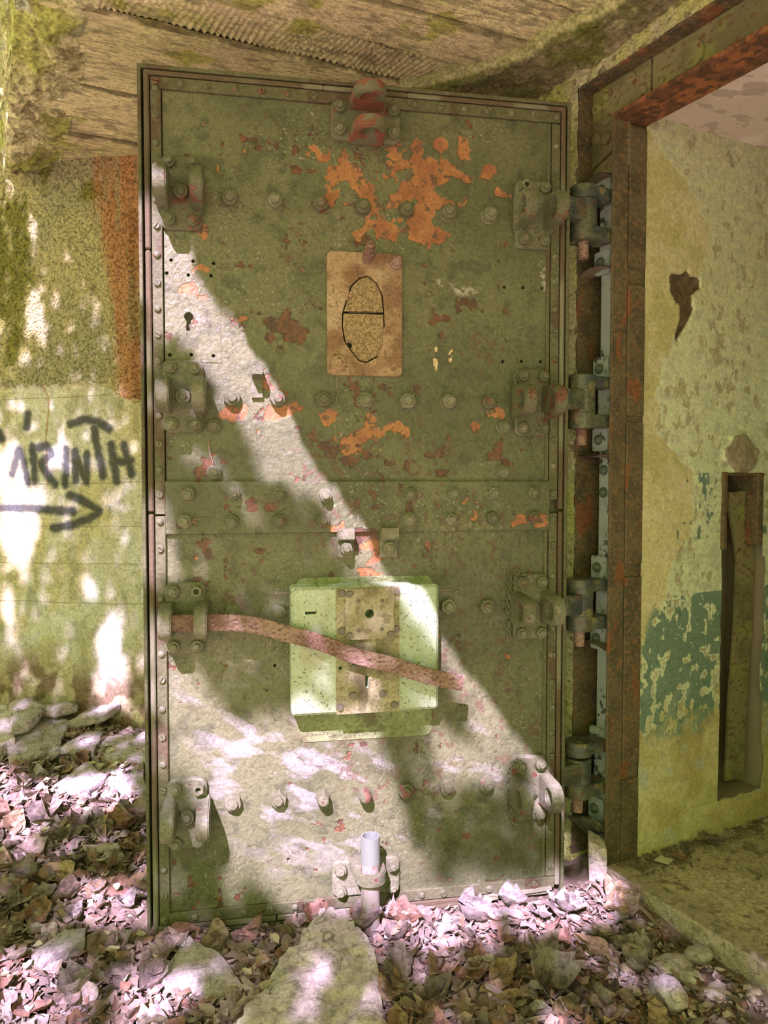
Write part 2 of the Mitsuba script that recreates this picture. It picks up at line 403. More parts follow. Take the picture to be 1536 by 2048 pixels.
STROKES = [[(-0.55, 1.267), (-0.542, 1.25)], [(-0.428, 1.335), (-0.433, 1.289)], [(-0.465, 1.208), (-0.449, 1.149), (-0.433, 1.088)], [(-0.47, 1.208), (-0.50, 1.12)], [(-0.41, 1.216), (-0.406, 1.093)], [(-0.404, 1.213), (-0.353, 1.218), (-0.337, 1.189), (-0.381, 1.155), (-0.322, 1.082)], [(-0.274, 1.206), (-0.279, 1.082)], [(-0.241, 1.197), (-0.236, 1.096)], [(-0.238, 1.197), (-0.194, 1.091), (-0.189, 1.188)], [(-0.252, 1.297), (-0.2, 1.311), (-0.135, 1.301), (-0.097, 1.275)], [(-0.158, 1.282), (-0.143, 1.199), (-0.125, 1.11)], [(-0.091, 1.221), (-0.071, 1.093)], [(-0.086, 1.159), (-0.016, 1.164)], [(-0.04, 1.22), (-0.01, 1.119)], [(-0.598, 0.995), (-0.418, 0.994), (-0.248, 0.984)], [(-0.263, 1.044), (-0.205, 1.022), (-0.143, 0.985), (-0.179, 0.964), (-0.252, 0.935), (-0.332, 0.922)]]


def wl_edge(m): return 1.438 + .03 * (fbm(m * 9, 3.3, 1., 3) - .5) - .06 * smoothstep(-.16, .0, m)


def wl_color(p, n, uv):
    m, z = lloc(p)
    top = smoothstep(-.006, .006, z - wl_edge(m) + .02 * (noise(m * 90, z * 90) - .5))
    gr = fbm(m * 160, z * 160, 3., 2); lo = fbm(m * 6, z * 5, 8., 4)
    # rough upper render: sandy with moss, a rust-red wash run at the right
    c = mix((.45, .44, .20), (.35, .36, .185), smoothstep(.4, .62, lo))
    ms = smoothstep(-.03, .12, fbm(m * 9, z * 5, 15., 4) - .72 + .36 * blob(m, z, [(-.5, 1.85, .13, .30, 1.), (-.52, 1.6, .10, .16, 1.1), (-.20, 2.10, .10, .06, .9), (-.42, 2.05, .2, .1, .5)]))
    c = mix(c, mix((.22, .235, .03), (.13, .14, .03), noise(m * 120, z * 120)), ms * .85)
    lft = lerpf(z, (1.36, 1.60, 1.80, 2.0, 2.19), (-.055, -.075, -.10, -.125, -.14))
    org = smoothstep(-.025, .03, m - lft + .05 * (fbm(m * 20, z * 4, 2., 3) - .5))
    c = mix(c, mix((.44, .205, .08), (.36, .26, .12), smoothstep(.40, .66, fbm(m * 22, z * 6, 4., 3))), org * .8)
    c = mix(c, c * .45, smoothstep(.50, .68, gr) * .8)
    # smooth lower render: pale mint wash over cement
    d = mix((.58, .61, .42), (.53, .53, .28), smoothstep(.40, .60, fbm(m * 7 + 3, z * 4, 3., 4)))
    d = mix(d, (.62, .68, .53), smoothstep(.50, .68, fbm(m * 12, z * 7, 13., 4)) * .7)
    d = mix(d, (.33, .36, .21), smoothstep(.56, .70, fbm(m * 19, z * 11, 33., 4)) * .6)
    d = mix(d, (.40, .355, .215), smoothstep(.62, .30, z + .12 * (fbm(m * 6, 2., 7., 3) - .5)) * .85)
    d = mix(d, (.33, .37, .10), blob(m, z, [(.03, .28, .05, .09, .9), (-.38, 1.28, .12, .06, .2)]) * smoothstep(.35, .55, fbm(m * 30, z * 30, 3., 3)))
    d = mix(d, (.17, .12, .07), smoothstep(.40, .56, fbm(m * 14, z * 14, 23., 4)) * smoothstep(.46, .33, z - .07 * dr.exp(-dr.square((m + .4) / .12))) * .85)
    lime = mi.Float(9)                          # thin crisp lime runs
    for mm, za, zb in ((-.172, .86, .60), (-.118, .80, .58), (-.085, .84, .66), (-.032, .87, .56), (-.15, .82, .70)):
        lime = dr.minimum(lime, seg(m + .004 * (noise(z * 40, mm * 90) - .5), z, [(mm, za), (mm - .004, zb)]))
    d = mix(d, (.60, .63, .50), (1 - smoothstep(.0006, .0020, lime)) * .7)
    d = mix(d, d * .72, smoothstep(.56, .68, fbm(m * 70, z * 70, 5., 3)) * .6)
    # shutter board joints and the rusty crack
    for zz in (1.393, 1.085, .93, .795, .655):
        d = mix(d, (.20, .19, .10), (1 - smoothstep(.0008, .0028, dr.abs(z - zz - .006 * (noise(m * 9, zz * 50) - .5) - .015 * (m + .3)))) * .6)
    ck = seg(m, z, [(-.36, 1.43), (-.34, 1.39), (-.345, 1.33), (-.356, 1.24), (-.352, 1.10), (-.365, 1.0)]) + .004 * (noise(m * 80, z * 80) - .5)
    d = mix(d, mix((.34, .17, .06), (.40, .40, .12), noise(m * 60, z * 30)), (1 - smoothstep(.002, .006, ck)) * smoothstep(1.0, 1.2, z) * .8)
    c = mix(d, c, top)
    # sprayed black lettering: soft-edged flat print
    c = grain(c, m, z, 3., 260, .38)
    sp = mi.Float(9)
    for s in STROKES: sp = dr.minimum(sp, seg(m, z, s))
    return mix(c, (.035, .045, .05), (1 - smoothstep(.007, .026, sp + .010 * (fbm(m * 60, z * 60, 3., 3) - .5))) * .88)
def wl_bump(p, n, uv):
    m, z = lloc(p)
    top = smoothstep(-.01, .01, z - wl_edge(m))
    saw = .5 + .5 * dr.sin((m * 1.0 + (.80 - z) * -.55 - 1.6 * dr.square(.80 - z)) * 430 + 3 * noise(m * 4, z * 4))
    sm = smoothstep(.80, .785, z) * smoothstep(.665, .70, z)
    return top * (fbm(m * 170, z * 170, 3., 2) * .008) + (1 - top) * (fbm(m * 90, z * 90, 3., 3) * .002 + saw * sm * .0016 + smoothstep(.6, .4, z) * fbm(m * 50, z * 50, 6., 4) * .005)
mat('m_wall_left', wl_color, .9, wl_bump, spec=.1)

BZ = (.50, .64, .72, .80, .90, .94, 1.12, 1.19, 1.24, 1.33, 1.42, 1.50, 1.64, 1.78, 1.83, 1.90, 1.93, 1.97, 2.01)
BT = (.11, .125, .165, .20, .245, .305, .30, .20, .157, .157, .19, .245, .32, .358, .315, .258, .20, .145, .11)
HOLE = Polygon([(0.206, 1.636), (0.215, 1.65), (0.253, 1.651), (0.272, 1.664), (0.286, 1.652), (0.322, 1.65), (0.326, 1.623), (0.293, 1.599), (0.3, 1.56), (0.281, 1.524), (0.266, 1.509), (0.238, 1.47), (0.228, 1.483), (0.246, 1.527), (0.249, 1.568), (0.226, 1.578), (0.21, 1.603)])


def wr_layers(t, z):
    w1 = fbm(t * 30, z * 30, 2., 4) - .5
    lay = smoothstep(-.004, .004, t - lerpf(z, BZ, BT) + .05 * w1) * smoothstep(.40, .52, z + .25 * w1)
    chip = fbm(t * 60, z * 42, 5., 4) * .6 + fbm(t * 14, z * 9, 7., 3) * .4
    band = smoothstep(.002, -.002, z - .777 - .012 * t) + smoothstep(.93, .935, z) * smoothstep(1.118, 1.113, z)
    band = band * smoothstep(.36, .46, z + .12 * w1)
    flak = smoothstep(.015, -.015, chip - .535 + .10 * dr.abs(z - .62) + .35 * smoothstep(.88, .90, z) * .25)
    return lay, band * flak, w1, chip


def wr_color(p, n, uv):
    s, t, z = floc(p)
    lay, teal, w1, chip = wr_layers(t, z)
    lo = fbm(t * 6, z * 5, 12., 3)
    c = mix((.55, .55, .27), (.46, .465, .20), smoothstep(.4, .6, lo))
    c = mix(c, (.60, .60, .37), smoothstep(.50, .70, fbm(t * 14, z * 20, 4., 4)) * .5)
    c = mix(c, (.40, .34, .13), smoothstep(.55, .40, z) * smoothstep(.4, .6, fbm(t * 9, z * 12, 6., 3)) * .6)
    m = mix((.59, .69, .42), (.53, .58, .33), smoothstep(1.25, 1.75, z + .3 * w1))
    m = mix(m, (.43, .49, .33), smoothstep(.50, .64, fbm(t * 25, z * 60, 3., 3)) * .5)
    m = mix(m, (.37, .36, .20), smoothstep(.60, .66, chip) * .8)
    c = mix(c, m, lay)
    c = mix(c, mix((.15, .25, .18), (.19, .285, .185), fbm(t * 8, z * 8, 3., 3)), teal * smoothstep(-.03, .0, t - lerpf(z, (.3, .5, .64, .72, .80, 1.2), (.16, .11, .13, .16, .205, .305))))
    low = smoothstep(.62, .70, fbm(t * 17, z * 17, 9., 4)) * smoothstep(.60, .30, z)
    c = mix(c, (.44, .50, .38), low * .7)
    hole = smoothstep(.002, -.002, s + .006)     # bare mortar at the bottom of the gouge
    c = mix(c, mix((.33, .31, .19), (.25, .235, .14), fbm(t * 40, z * 40, 2., 3)), smoothstep(.007, .009, s) * smoothstep(1.08, 1.10, z) * smoothstep(1.26, 1.24, z) * smoothstep(.40, .41, t))
    c = grain(c, t, z, 3., 280, .26)
    return mix(c, mix((.16, .125, .065), (.09, .075, .04), noise(t * 90, z * 90)), hole * smoothstep(.14, .16, t) * smoothstep(1.4, 1.45, z))
def wr_bump(p, n, uv):
    s, t, z = floc(p)
    lay, teal, w1, chip = wr_layers(t, z)
    return lay * .0022 + teal * .0006 + fbm(t * 70, z * 55, 4., 3) * .0035 - smoothstep(.60, .66, chip) * lay * .0008
mat('m_wall_right', wr_color, .85, wr_bump, spec=.15)
mat('m_mortar', (.27, .25, .16), .95, lambda p, n, uv: fbm(p.x * 60, p.y * 60, p.z * 60, 4) * .006)


def pceil_color(p, n, uv):
    s, t, z = floc(p)
    c = mix((.74, .69, .58), (.60, .55, .44), smoothstep(.4, .62, fbm(s * 5, t * 6, 2., 4)))
    return mix(c, (.33, .28, .20), smoothstep(.6, .66, fbm(s * 30, t * 16, 6., 4)) * .6)
mat('m_passage_ceiling', pceil_color, .9, lambda p, n, uv: fbm(p.x * 40, p.y * 40, 3., 4) * .004)


def pfloor_color(p, n, uv):
    s, t, z = floc(p)
    c = mix((.50, .45, .31), (.40, .36, .24), smoothstep(.4, .62, fbm(s * 6, t * 6, 2., 4)))
    c = mix(c, (.15, .12, .07), smoothstep(.62, .74, fbm(s * 40, t * 40, 6., 4)) * .7)
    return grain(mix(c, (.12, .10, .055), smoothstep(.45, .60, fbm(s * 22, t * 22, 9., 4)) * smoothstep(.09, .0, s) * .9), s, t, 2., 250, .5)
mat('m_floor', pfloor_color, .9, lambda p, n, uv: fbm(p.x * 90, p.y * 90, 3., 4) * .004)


def rust_color(p, n, uv):                      # heavily rusted steel frame
    x, y, z = p.x, p.y, p.z
    f = fbm(x * 22, y * 22, z * 14, 4)
    c = mix((.085, .078, .042), (.125, .11, .055), smoothstep(.35, .6, f))
    c = mix(c, (.19, .085, .035), smoothstep(.60, .70, fbm(x * 30 + 4, y * 30, z * 9, 4)))
    c = mix(c, (.20, .125, .05), smoothstep(.60, .66, fbm(x * 90, y * 90, z * 90, 3)) * .8)
    return grain(c, x, y, z, 300, .5)
mat('m_rust', rust_color, .7, iron_bump, spec=.35)
def lintel_color(p, n, uv):
    x, y, z = p.x, p.y, p.z
    s = fbm(x * 70, y * 70, z * 70, 3)
    c = mix((.29, .125, .045), (.15, .075, .035), smoothstep(.35, .6, fbm(x * 18, y * 18, z * 18, 3)))
    return grain(mix(c, (.07, .045, .025), smoothstep(.46, .66, s) * .8), x, y, z, 300, .4)
mat('m_lintel', lintel_color, .8, iron_bump)
def fplate_color(p, n, uv):
    x, y, z = p.x, p.y, p.z
    c = mix((.225, .23, .105), (.16, .165, .075), smoothstep(.4, .62, fbm(x * 12, y * 12, z * 12, 3)))
    c = mix(c, (.24, .29, .075), smoothstep(.58, .7, fbm(x * 14 + 6, y * 14, z * 14, 3)) * .7)
    return mix(c, (.15, .075, .035), smoothstep(.57, .70, fbm(x * 100, y * 100, z * 100, 3)) * .8)
mat('m_frame_plate', fplate_color, .65, iron_bump)
def hinge_color(p, n, uv):
    x, y, z = p.x, p.y, p.z
    f = fbm(x * 26, y * 26, z * 26, 4)
    c = mix((.055, .075, .062), (.10, .115, .065), smoothstep(.4, .6, f))
    c = mix(c, (.20, .19, .08), smoothstep(.60, .72, fbm(x * 45 + 3, y * 45, z * 24, 3)) * .8)
    return grain(mix(c, (.12, .075, .04), smoothstep(.62, .70, fbm(x * 30 + 9, y * 30, z * 30, 3)) * .6), x, y, z, 240, .5)
mat('m_hinge', hinge_color, .42, iron_bump, spec=.5)
def zinc_color(p, n, uv):
    x, y, z = p.x, p.y, p.z
    c = mix((.42, .50, .45), (.33, .41, .36), fbm(x * 20, y * 20, z * 20, 3))
    return mix(c, (.07, .08, .06), smoothstep(.55, .64, fbm(x * 75, y * 75, z * 55, 4)) * smoothstep(.42, .55, fbm(x * 9, y * 9, z * 5, 2)))
mat('m_zinc', zinc_color, .55, iron_bump)
mat('m_dome', (.10, .145, .095), .45, iron_bump, spec=.5)
mat('m_screw', (.15, .145, .095), .45, iron_bump, spec=.6)
mat('m_pipe', (.185, .225, .175), .5, lambda p, n, uv: fbm(p.x * 120, p.y * 120, p.z * 60, 3) * .0008, spec=.5)
mat('m_pipe_rust', lambda p, n, uv: mix((.27, .265, .21), (.20, .15, .10), smoothstep(.45, .62, fbm(p.x * 50, p.y * 50, p.z * 25, 4))), .6, iron_bump)
mat('m_tatter', (.20, .17, .11), .8)


def soil_color(p, n, uv):
    x, y = p.x, p.y
    c = mix((.20, .165, .115), (.115, .095, .062), smoothstep(.35, .65, fbm(x * 14, y * 14, 3., 4)))
    return mix(c, (.32, .28, .20), smoothstep(.60, .72, fbm(x * 80, y * 80, 5., 3)) * .8)
mat('m_soil', soil_color, .95, lambda p, n, uv: fbm(p.x * 80, p.y * 80, p.z * 80, 4) * .008, spec=.05)


def stone_fn(a, b, moss):
    def f(p, n, uv):
        x, y, z = p.x, p.y, p.z
        c = mix(a, b, smoothstep(.35, .65, fbm(x * 18, y * 18, z * 18, 4)))
        m = smoothstep(.0, .10, fbm(x * 9 + 2, y * 9, z * 9, 4) - .66 + moss)
        c = mix(c, mix((.30, .34, .17), (.23, .26, .11), noise(x * 90, y * 90, z * 90)), m * .65)
        c = mix(c, c * .5, smoothstep(.58, .72, fbm(x * 60, y * 60, z * 60, 3)) * .7)
        c = mix(c, c * .4, smoothstep(.014, .003, dr.abs(fbm(x * 16, y * 16, z * 16 + 9, 3) - .5)) * .7)
        return grain(c, x, y, z, 300, .45)
    return f
def stone_bump(p, n, uv): return fbm(p.x * 70, p.y * 70, p.z * 70, 4) * .006
mat('m_stone_big', stone_fn((.64, .59, .52), (.51, .47, .40), .03), .9, stone_bump, spec=.1)
mat('m_stone_grey', stone_fn((.42, .39, .35), (.33, .31, .27), -.04), .9, stone_bump, spec=.1)
mat('m_stone_pale', stone_fn((.50, .46, .42), (.40, .37, .33), -.08), .9, stone_bump, spec=.1)
mat('m_stone_tan', stone_fn((.46, .41, .29), (.38, .34, .24), .0), .85, stone_bump, spec=.15)
for i, c in enumerate([(.25, .198, .15), (.33, .27, .21), (.20, .17, .135), (.295, .265, .225), (.27, .165, .11), (.35, .26, .155), (.40, .345, .29)]):
    def leaf_c(p, n, uv, c=c):
        f = fbm(p.x * 70, p.y * 70, p.z * 70, 3)
        return grain(mix(mi.Color3f(*c), mi.Color3f(*c) * .5, smoothstep(.45, .7, f)), p.x, p.y, p.z, 350, .5)
    mat(f'm_leaf_{i}', leaf_c, .8, lambda p, n, uv: fbm(p.x * 160, p.y * 160, p.z * 160, 2) * .0012, spec=.2)
mat('m_petal', (.58, .55, .38), .7)
mat('m_litter', {'type': 'mesh_attribute', 'name': 'vertex_color'}, .9, spec=.1)
mat('m_twig', (.26, .21, .15), .85, iron_bump)
mat('m_bark', (.14, .11, .08), .95)
scene['m_foliage'] = {'type': 'twosided', 'bsdf': {'type': 'diffuse', 'reflectance': {'type': 'rgb', 'value': [.12, .20, .05]}}}

# ------------------------------------------------------------------ the setting
def H(x, y):
    """Ground height: level in front of the door, rubble rising to the left wall."""
    x, y = np.asarray(x, float), np.asarray(y, float)
    a = np.clip((-.30 - x) / .25, 0, 1); a = a * a * (3 - 2 * a)
    h = .024 + .205 * np.clip(y - 1.70, 0, 1.3) * a
    h += .03 * np.clip((x - .42) / .15, 0, 1) * np.clip((y - 1.72) / .2, 0, 1)
    p = np.stack([x, y, 0 * x], -1)
    return h + .03 * nz(p, 5, 3) * np.clip((y - 1.0) / .4, .3, 1) * np.where(a > .5, .8, .55) + .012 * nz(p, 24, 5)


xs = np.concatenate([np.linspace(-7, -2.2, 25)[:-1], np.linspace(-2.2, 1.4, 300), np.linspace(1.4, 6, 24)[1:]])
ys = np.concatenate([np.linspace(-7, .9, 40)[:-1], np.linspace(.9, 3.3, 220)])
tag(add('ground', grid(lambda X, Y: (X, Y, H(X, Y)), xs, ys), 'm_soil', smooth=True), 'brown soil under leaf litter in front of the door', kind='structure')

# added pale ground, unseen behind the camera: bounces sun up to the ceiling
def bounce_color(p, n, uv): return mix((.52, .47, .27), (.38, .34, .19), fbm(p.x * 20, p.y * 20, 3., 4))
mat('m_bounce', bounce_color, .95)
tag(add('added_bounce_ground', grid(lambda X, Y: (X, Y, H(X, Y) + .012), np.linspace(-5, 3, 90), np.linspace(-6, .95, 80)), 'm_bounce', smooth=True), 'added pale ground out of view that bounces sunlight up to the ceiling', kind='structure')

# left wall: thick sheet with a rough upper coat
def wl_out(m, z):
    p = np.stack([m, z, 0 * m], -1)
    e = 1.438 + .03 * nz(np.stack([m * 9, m * 0 + 3.3, m * 0 + 1], -1), 1, 0, 3)
    top = np.clip((z - e) / .008 + .5, 0, 1)
    gm = -.004 + .014 * nz(np.stack([0 * m, z, 0 * m], -1), 6, 4)
    groove = -.014 * np.clip((m - gm) / .020, 0, 1) * np.clip((z - 1.22) / .05, 0, 1) * np.clip((2.05 - z) / .03, 0, 1)
    _ = 0 * ((m > -.012 + .012 * nz(np.stack([0 * m, z, 0 * m], -1), 9, 4) + .02 * np.clip((1.9 - z) / .5, 0, 1)) & (z > 1.22))
    return .010 * nz(p, 7, 1) + top * (.010 + .007 * nz(p, 70, 2, 2)) + (1 - top) * .003 * nz(p, 30, 3) + np.clip((.55 - z) / .3, 0, 1) * .03 * (nz(p, 14, 5) + .3) + groove
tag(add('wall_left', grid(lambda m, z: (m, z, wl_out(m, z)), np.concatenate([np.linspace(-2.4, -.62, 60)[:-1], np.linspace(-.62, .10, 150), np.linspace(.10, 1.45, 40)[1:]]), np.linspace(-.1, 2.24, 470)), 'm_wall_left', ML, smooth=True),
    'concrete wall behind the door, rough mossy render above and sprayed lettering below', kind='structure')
add('wall_left__core', box(-2.4, 1.45, -.1, 2.24, -.40, -.06, .01), 'm_facade', ML)

# ceiling: concrete slab, underside with the marks of its shuttering boards
ZC = 2.215
joints = [1.0, 1.18, 1.36, 1.53, 1.69, 1.848, 1.994, 2.20, 2.386, 2.595, 2.725, 2.86, 3.05]
levels = [0, .008, -.004, .004, -.004, .005, -.005, .002, -.004, .005, -.004, .004]
ripple = {5: (.0034, 390, .25), 4: (.0012, 700, .5), 3: (.0013, 520, .6), 6: (.0004, 700, .3), 2: (.001, 500, .4)}
tag(add('ceiling', box(-.30, 4.2, 0, 1.45, 0, .40, .02), 'm_facade', M4([L0[0] - FW[0] * 1.2 - FN[0] * 1.28, L0[1] - FW[1] * 1.2 - FN[1] * 1.28, ZC + .02], FW, FN, KZ)), 'concrete roof slab over the entrance', kind='structure')
for i, (c0, c1) in enumerate(zip(joints[:-1], joints[1:])):
    amp, fr, sl = ripple.get(i, (.0003, 300, .2))
    e0 = .12 - .109 * ((c0 + c1) / 2 - 1.967) - .09
    def bz(E, C, i=i, amp=amp, fr=fr, sl=sl, c0=c0, c1=c1):
        p = np.stack([E, C, 0 * E], -1)
        d = np.minimum(C - c0, c1 - C)
        z = levels[i] + amp * np.sin(fr * (E + sl * (C - c0) + .05 * nz(p, 6, 8))) * (.5 + meshkit.noise(p * 7, 9)) + .006 * nz(p, 10, i) + .0025 * nz(p * [1, 6, 1], 20, 3)
        z += (.014 + .02 * nz(p, 12, 4)) * np.exp(-(d / .003) ** 2)
        return E * CB[0] + C * CC[0], E * CB[1] + C * CC[1], ZC + z
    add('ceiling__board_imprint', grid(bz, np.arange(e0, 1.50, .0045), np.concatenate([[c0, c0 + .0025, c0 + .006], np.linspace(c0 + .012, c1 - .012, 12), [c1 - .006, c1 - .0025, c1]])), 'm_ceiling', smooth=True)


def chamf(sv, tv):                           # broken mossy outer edge of the slab; s along FW, t across from the outer face inwards
    P = np.stack([sv * 1.0, tv * 1.0, 0 * sv], -1)
    lump = .085 * nz(P, 7, 11) + .055 * nz(P, 22, 12) + .026 * nz(P, 55, 13)
    a = np.clip((tv + .02) / .17, 0, 1)      # 0 at the outer foot, 1 where it meets the boards
    z = np.where(tv < -.02, ZC + .02 + (-.02 - tv) * 1.0, ZC - .012 + .012 * a) - lump * np.clip((1 - a) * 2.2, 0, 1) - .018 * np.sin(np.clip(a, 0, 1) * math.pi)
    out = np.where(tv < -.02, 0, tv + .02) - .072 * np.exp(-((sv - 1.35) / .42) ** 2) * np.clip(1 - (tv + .02) / .17, 0, 1) - np.where(tv < -.02, .05 * nz(P, 8, 21) + .03 * nz(P, 24, 22), 0)  # unseen outward bulge, shaped to place the shadow edge on the door
    o = np.array([-.865, 1.841]); w2 = np.array([.4625, -.8866]); n2 = np.array([.8866, .4625])
    return o[0] + w2[0] * sv + n2[0] * out, o[1] + w2[1] * sv + n2[1] * out, z
add('ceiling__mossy_edge', grid(chamf, np.concatenate([np.linspace(-1.35, .2, 330)[:-1], np.linspace(.2, 2.9, 260)]), np.linspace(-.42, .16, 96)), 'm_moss', smooth=True)

# lower coat of the ceiling beside the frame, with its broken edge
he = np.array([(-.22, 2.34), (-.11, 2.285), (.003, 2.226), (.113, 2.173), (.243, 2.097), (.341, 2.05), (.37, 1.993), (.441, 1.919), (.507, 1.851), (.546, 1.787), (.62, 1.66), (.72, 1.46), (.85, 1.2), (1.0, .9)])
hl = np.concatenate([[0], np.cumsum(np.linalg.norm(np.diff(he, axis=0), axis=1))])
def haunch(sv, k):
    px, py = np.interp(sv, hl, he[:, 0]), np.interp(sv, hl, he[:, 1])
    P = np.stack([px, py, 0 * px], -1)
    wig = .045 * nz(P, 14, 31) + .030 * nz(P, 45, 32)
    dist = (L0[0] - px) * FN[0] + (L0[1] - py) * FN[1] + .03
    dd = wig + np.where(k < .2, (k - .0) * .12, .024 + (k - .2) / .8 * (dist - .024))
    x, y = px + FN[0] * dd, py + FN[1] * dd
    Q = np.stack([x, y, 0 * x], -1)
    z = ZC + .012 - .045 * np.clip(k / .2, 0, 1) ** .6 - .030 * nz(Q, 9, 33) + np.clip((k - .75) / .25, 0, 1) * -.012 - .020 * nz(Q, 36, 34)
    return x, y, z
add('ceiling__lower_coat', grid(haunch, np.linspace(0, hl[-1], 560), np.concatenate([np.linspace(0, .2, 12)[:-1], np.linspace(.2, 1, 60)])), 'm_haunch', smooth=True)

# facade wall holding the frame: left of the opening, right of it, above it
def rough_face(s0, s1, z0, z1, ns, nz_, seed):
    def f(s, z):
        P = np.stack([s, z, 0 * s], -1)
        return s, -.004 - .012 * nz(P, 16, seed) - .006 * nz(P, 60, seed + 1), z
    return grid(f, np.linspace(s0, s1, ns), np.linspace(z0, z1, nz_))
tag(add('wall_frame', cat([box(-1.3, -.128, 0, .5, -.1, 2.25, .006), box(1.18, 3.0, 0, .5, -.1, 2.25, .006), box(-.128, 1.18, 0, .5, 2.137, 2.25, .004)]), 'm_facade', MF), 'mossy concrete wall that holds the steel door frame', kind='structure')
add('wall_frame__render_face', rough_face(-.60, -.127, -.1, 2.22, 60, 300, 41), 'm_facade', MF, smooth=True)
add('wall_frame__lintel_face', rough_face(-.128, 1.3, 2.136, 2.23, 240, 24, 43), 'm_facade', MF, smooth=True)

# passage behind the frame
NT0, NT1, NZ0, NZ1 = .43, .605, .17, 1.117
def wr(t, z):
    P = np.stack([t, z, 0 * t], -1)
    s = .006 * nz(P, 9, 51) + .003 * nz(P, 40, 52)
    ins = np.array([HOLE.contains(Point(a, b)) for a, b in zip(t.ravel(), z.ravel())]).reshape(t.shape) if True else 0
    s = np.where(ins, -.016 + .02 * nz(P, 45, 53), s)
    rr = ((t - .505 + .05 * nz(P, 18, 56)) / .080) ** 2 + ((z - 1.168 + .05 * nz(P, 18, 54)) / .055) ** 2
    l = np.clip((1 - rr) * 5, 0, 1)
    return s + l * (.013 + .022 * nz(P, 18, 55)), t, z
tt = np.concatenate([np.linspace(.113, NT0, 78), np.linspace(NT0, NT1, 44)[1:], np.linspace(NT1, .75, 34)[1:], np.linspace(.75, 2.6, 20)[1:]])
zz = np.concatenate([np.linspace(.05, NZ0, 20)[:-1], np.linspace(NZ0, NZ1, 150), np.linspace(NZ1, 2.08, 190)[1:]])
wm = grid(wr, tt, zz)
ctr = wm.triangles_center
jag0 = NT0 + .006 * nz(np.c_[ctr[:, 2] * 0, ctr[:, 2], ctr[:, 2] * 0], 14, 61); jag1 = NT1 + .022 * (ctr[:, 2] < .87) * (nz(np.c_[ctr[:, 2] * 0, ctr[:, 2], ctr[:, 2] * 0], 6, 62) * 1.6 + .5)
keep = ~((ctr[:, 1] > jag0) & (ctr[:, 1] < jag1) & (ctr[:, 2] > NZ0 + .02 * (nz(ctr, 30, 63))) & (ctr[:, 2] < NZ1))
wm.update_faces(keep)
tag(add('wall_right', wm, 'm_wall_right', MF, smooth=True), 'passage wall with peeling olive, mint and teal paint', kind='structure')
add('wall_right__niche', cat([box(-.16, -.14, NT0 - .02, NT1 + .05, NZ0 - .02, NZ1 + .02), box(-.14, -.004, NT0 - .03, NT0 - .004, NZ0 - .02, NZ1 + .02), box(-.14, -.006, NT1 + .028, NT1 + .05, NZ0 - .02, NZ1 + .02), box(-.14, -.004, NT0 - .02, NT1 + .04, NZ0 - .03, NZ0 - .003), box(-.14, -.004, NT0 - .02, NT1 + .04, NZ1 + .002, NZ1 + .03)]), 'm_mortar', MF)
add('wall_right__niche_liner', box(-.10, .008, NT0 - .006, NT0 + .010, .897, 1.118), 'm_rust', MF)
add('wall_right__niche_liner', box(-.10, .008, NT1 - .032, NT1 - .008, .905, 1.114), 'm_rust', MF)
add('wall_right__niche_liner', box(-.12, -.002, NT0, NT1, 1.108, 1.118), 'm_rust', MF)
tag(add('wall_passage_opposite', box(1.12, 1.30, .115, 2.6, 0, 2.08), 'm_wall_right', MF), kind='structure')
tag(add('wall_passage_end', box(-.1, 1.3, 2.6, 2.7, 0, 2.1), 'm_wall_right', MF), kind='structure')
def pc(s, t):
    P = np.stack([s, t, 0 * s], -1)
    return s, t, 2.043 + .01 * t + .014 * nz(P, 9, 71) + .006 * nz(P, 30, 72)
tag(add('ceiling_passage', grid(pc, np.linspace(-.02, 1.2, 180), np.linspace(.112, 2.65, 200)), 'm_passage_ceiling', MF, smooth=True), 'pale plaster ceiling of the passage', kind='structure')
add('ceiling_passage__core', box(-.1, 1.3, .115, 2.65, 2.10, 2.25), 'm_facade', MF)
def pf(s, t):
    P = np.stack([s, t, 0 * s], -1)
    return s, t, .079 + .006 * nz(P, 8, 73) + .004 * nz(P, 40, 74)
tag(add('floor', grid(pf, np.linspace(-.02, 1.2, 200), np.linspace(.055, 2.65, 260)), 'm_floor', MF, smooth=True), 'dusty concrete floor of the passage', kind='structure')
add('floor__slab', box(-.13, 1.3, .06, 2.65, -.1, .06), 'm_mortar', MF)

# ------------------------------------------------------------------ steel door frame
FRM = 'steel_door_frame'
tag(FRM, 'rusty green steel frame of bolted plates around the passage opening', 'door frame')
def fpart(name, mesh, m, label=None, smooth=30):
    k = add(f'{FRM}__{name}', mesh, m, MF, smooth)
    if label: labels[k] = {'label': label}
    return k
RB = .045
fpart('jamb_rebate', box(-.136, -.127, -.002, .13, .06, 2.138), 'm_rust')
fpart('lintel_rebate', box(-.136, 1.18, -.002, RB + .006, 2.133, 2.142), 'm_rust')
fpart('corner_plate', cat([box(-.127, 0, RB, RB + .012, 1.985, 2.133, .001), tm(m3.Manifold.hull_points(np.array([(x, y, z) for y in (RB, RB + .012) for x, z in ((-.127, 1.935), (0, 1.975), (0, 1.985), (-.127, 1.985))])))]), 'm_frame_plate')
fpart('corner_plate', box(-.002, .074, RB, RB + .012, 2.022, 2.133, .001), 'm_frame_plate')
fpart('lintel_plate', box(.079, 1.18, RB + .002, RB + .012, 2.022, 2.133, .001), 'm_frame_plate')
fpart('jamb_plate', tm(m3.Manifold.hull_points(np.array([(x, y, z) for y in (RB + .004, RB + .014) for x, z in ((-.127, 1.88), (0, 1.905), (0, 1.969), (-.127, 1.929))]))), 'm_frame_plate')
fpart('channel_back', box(-.092, -.012, RB + .004, RB + .014, .10, 1.90, .001), 'm_zinc', 'pale blue-grey steel back of the hinge channel, speckled with rust')
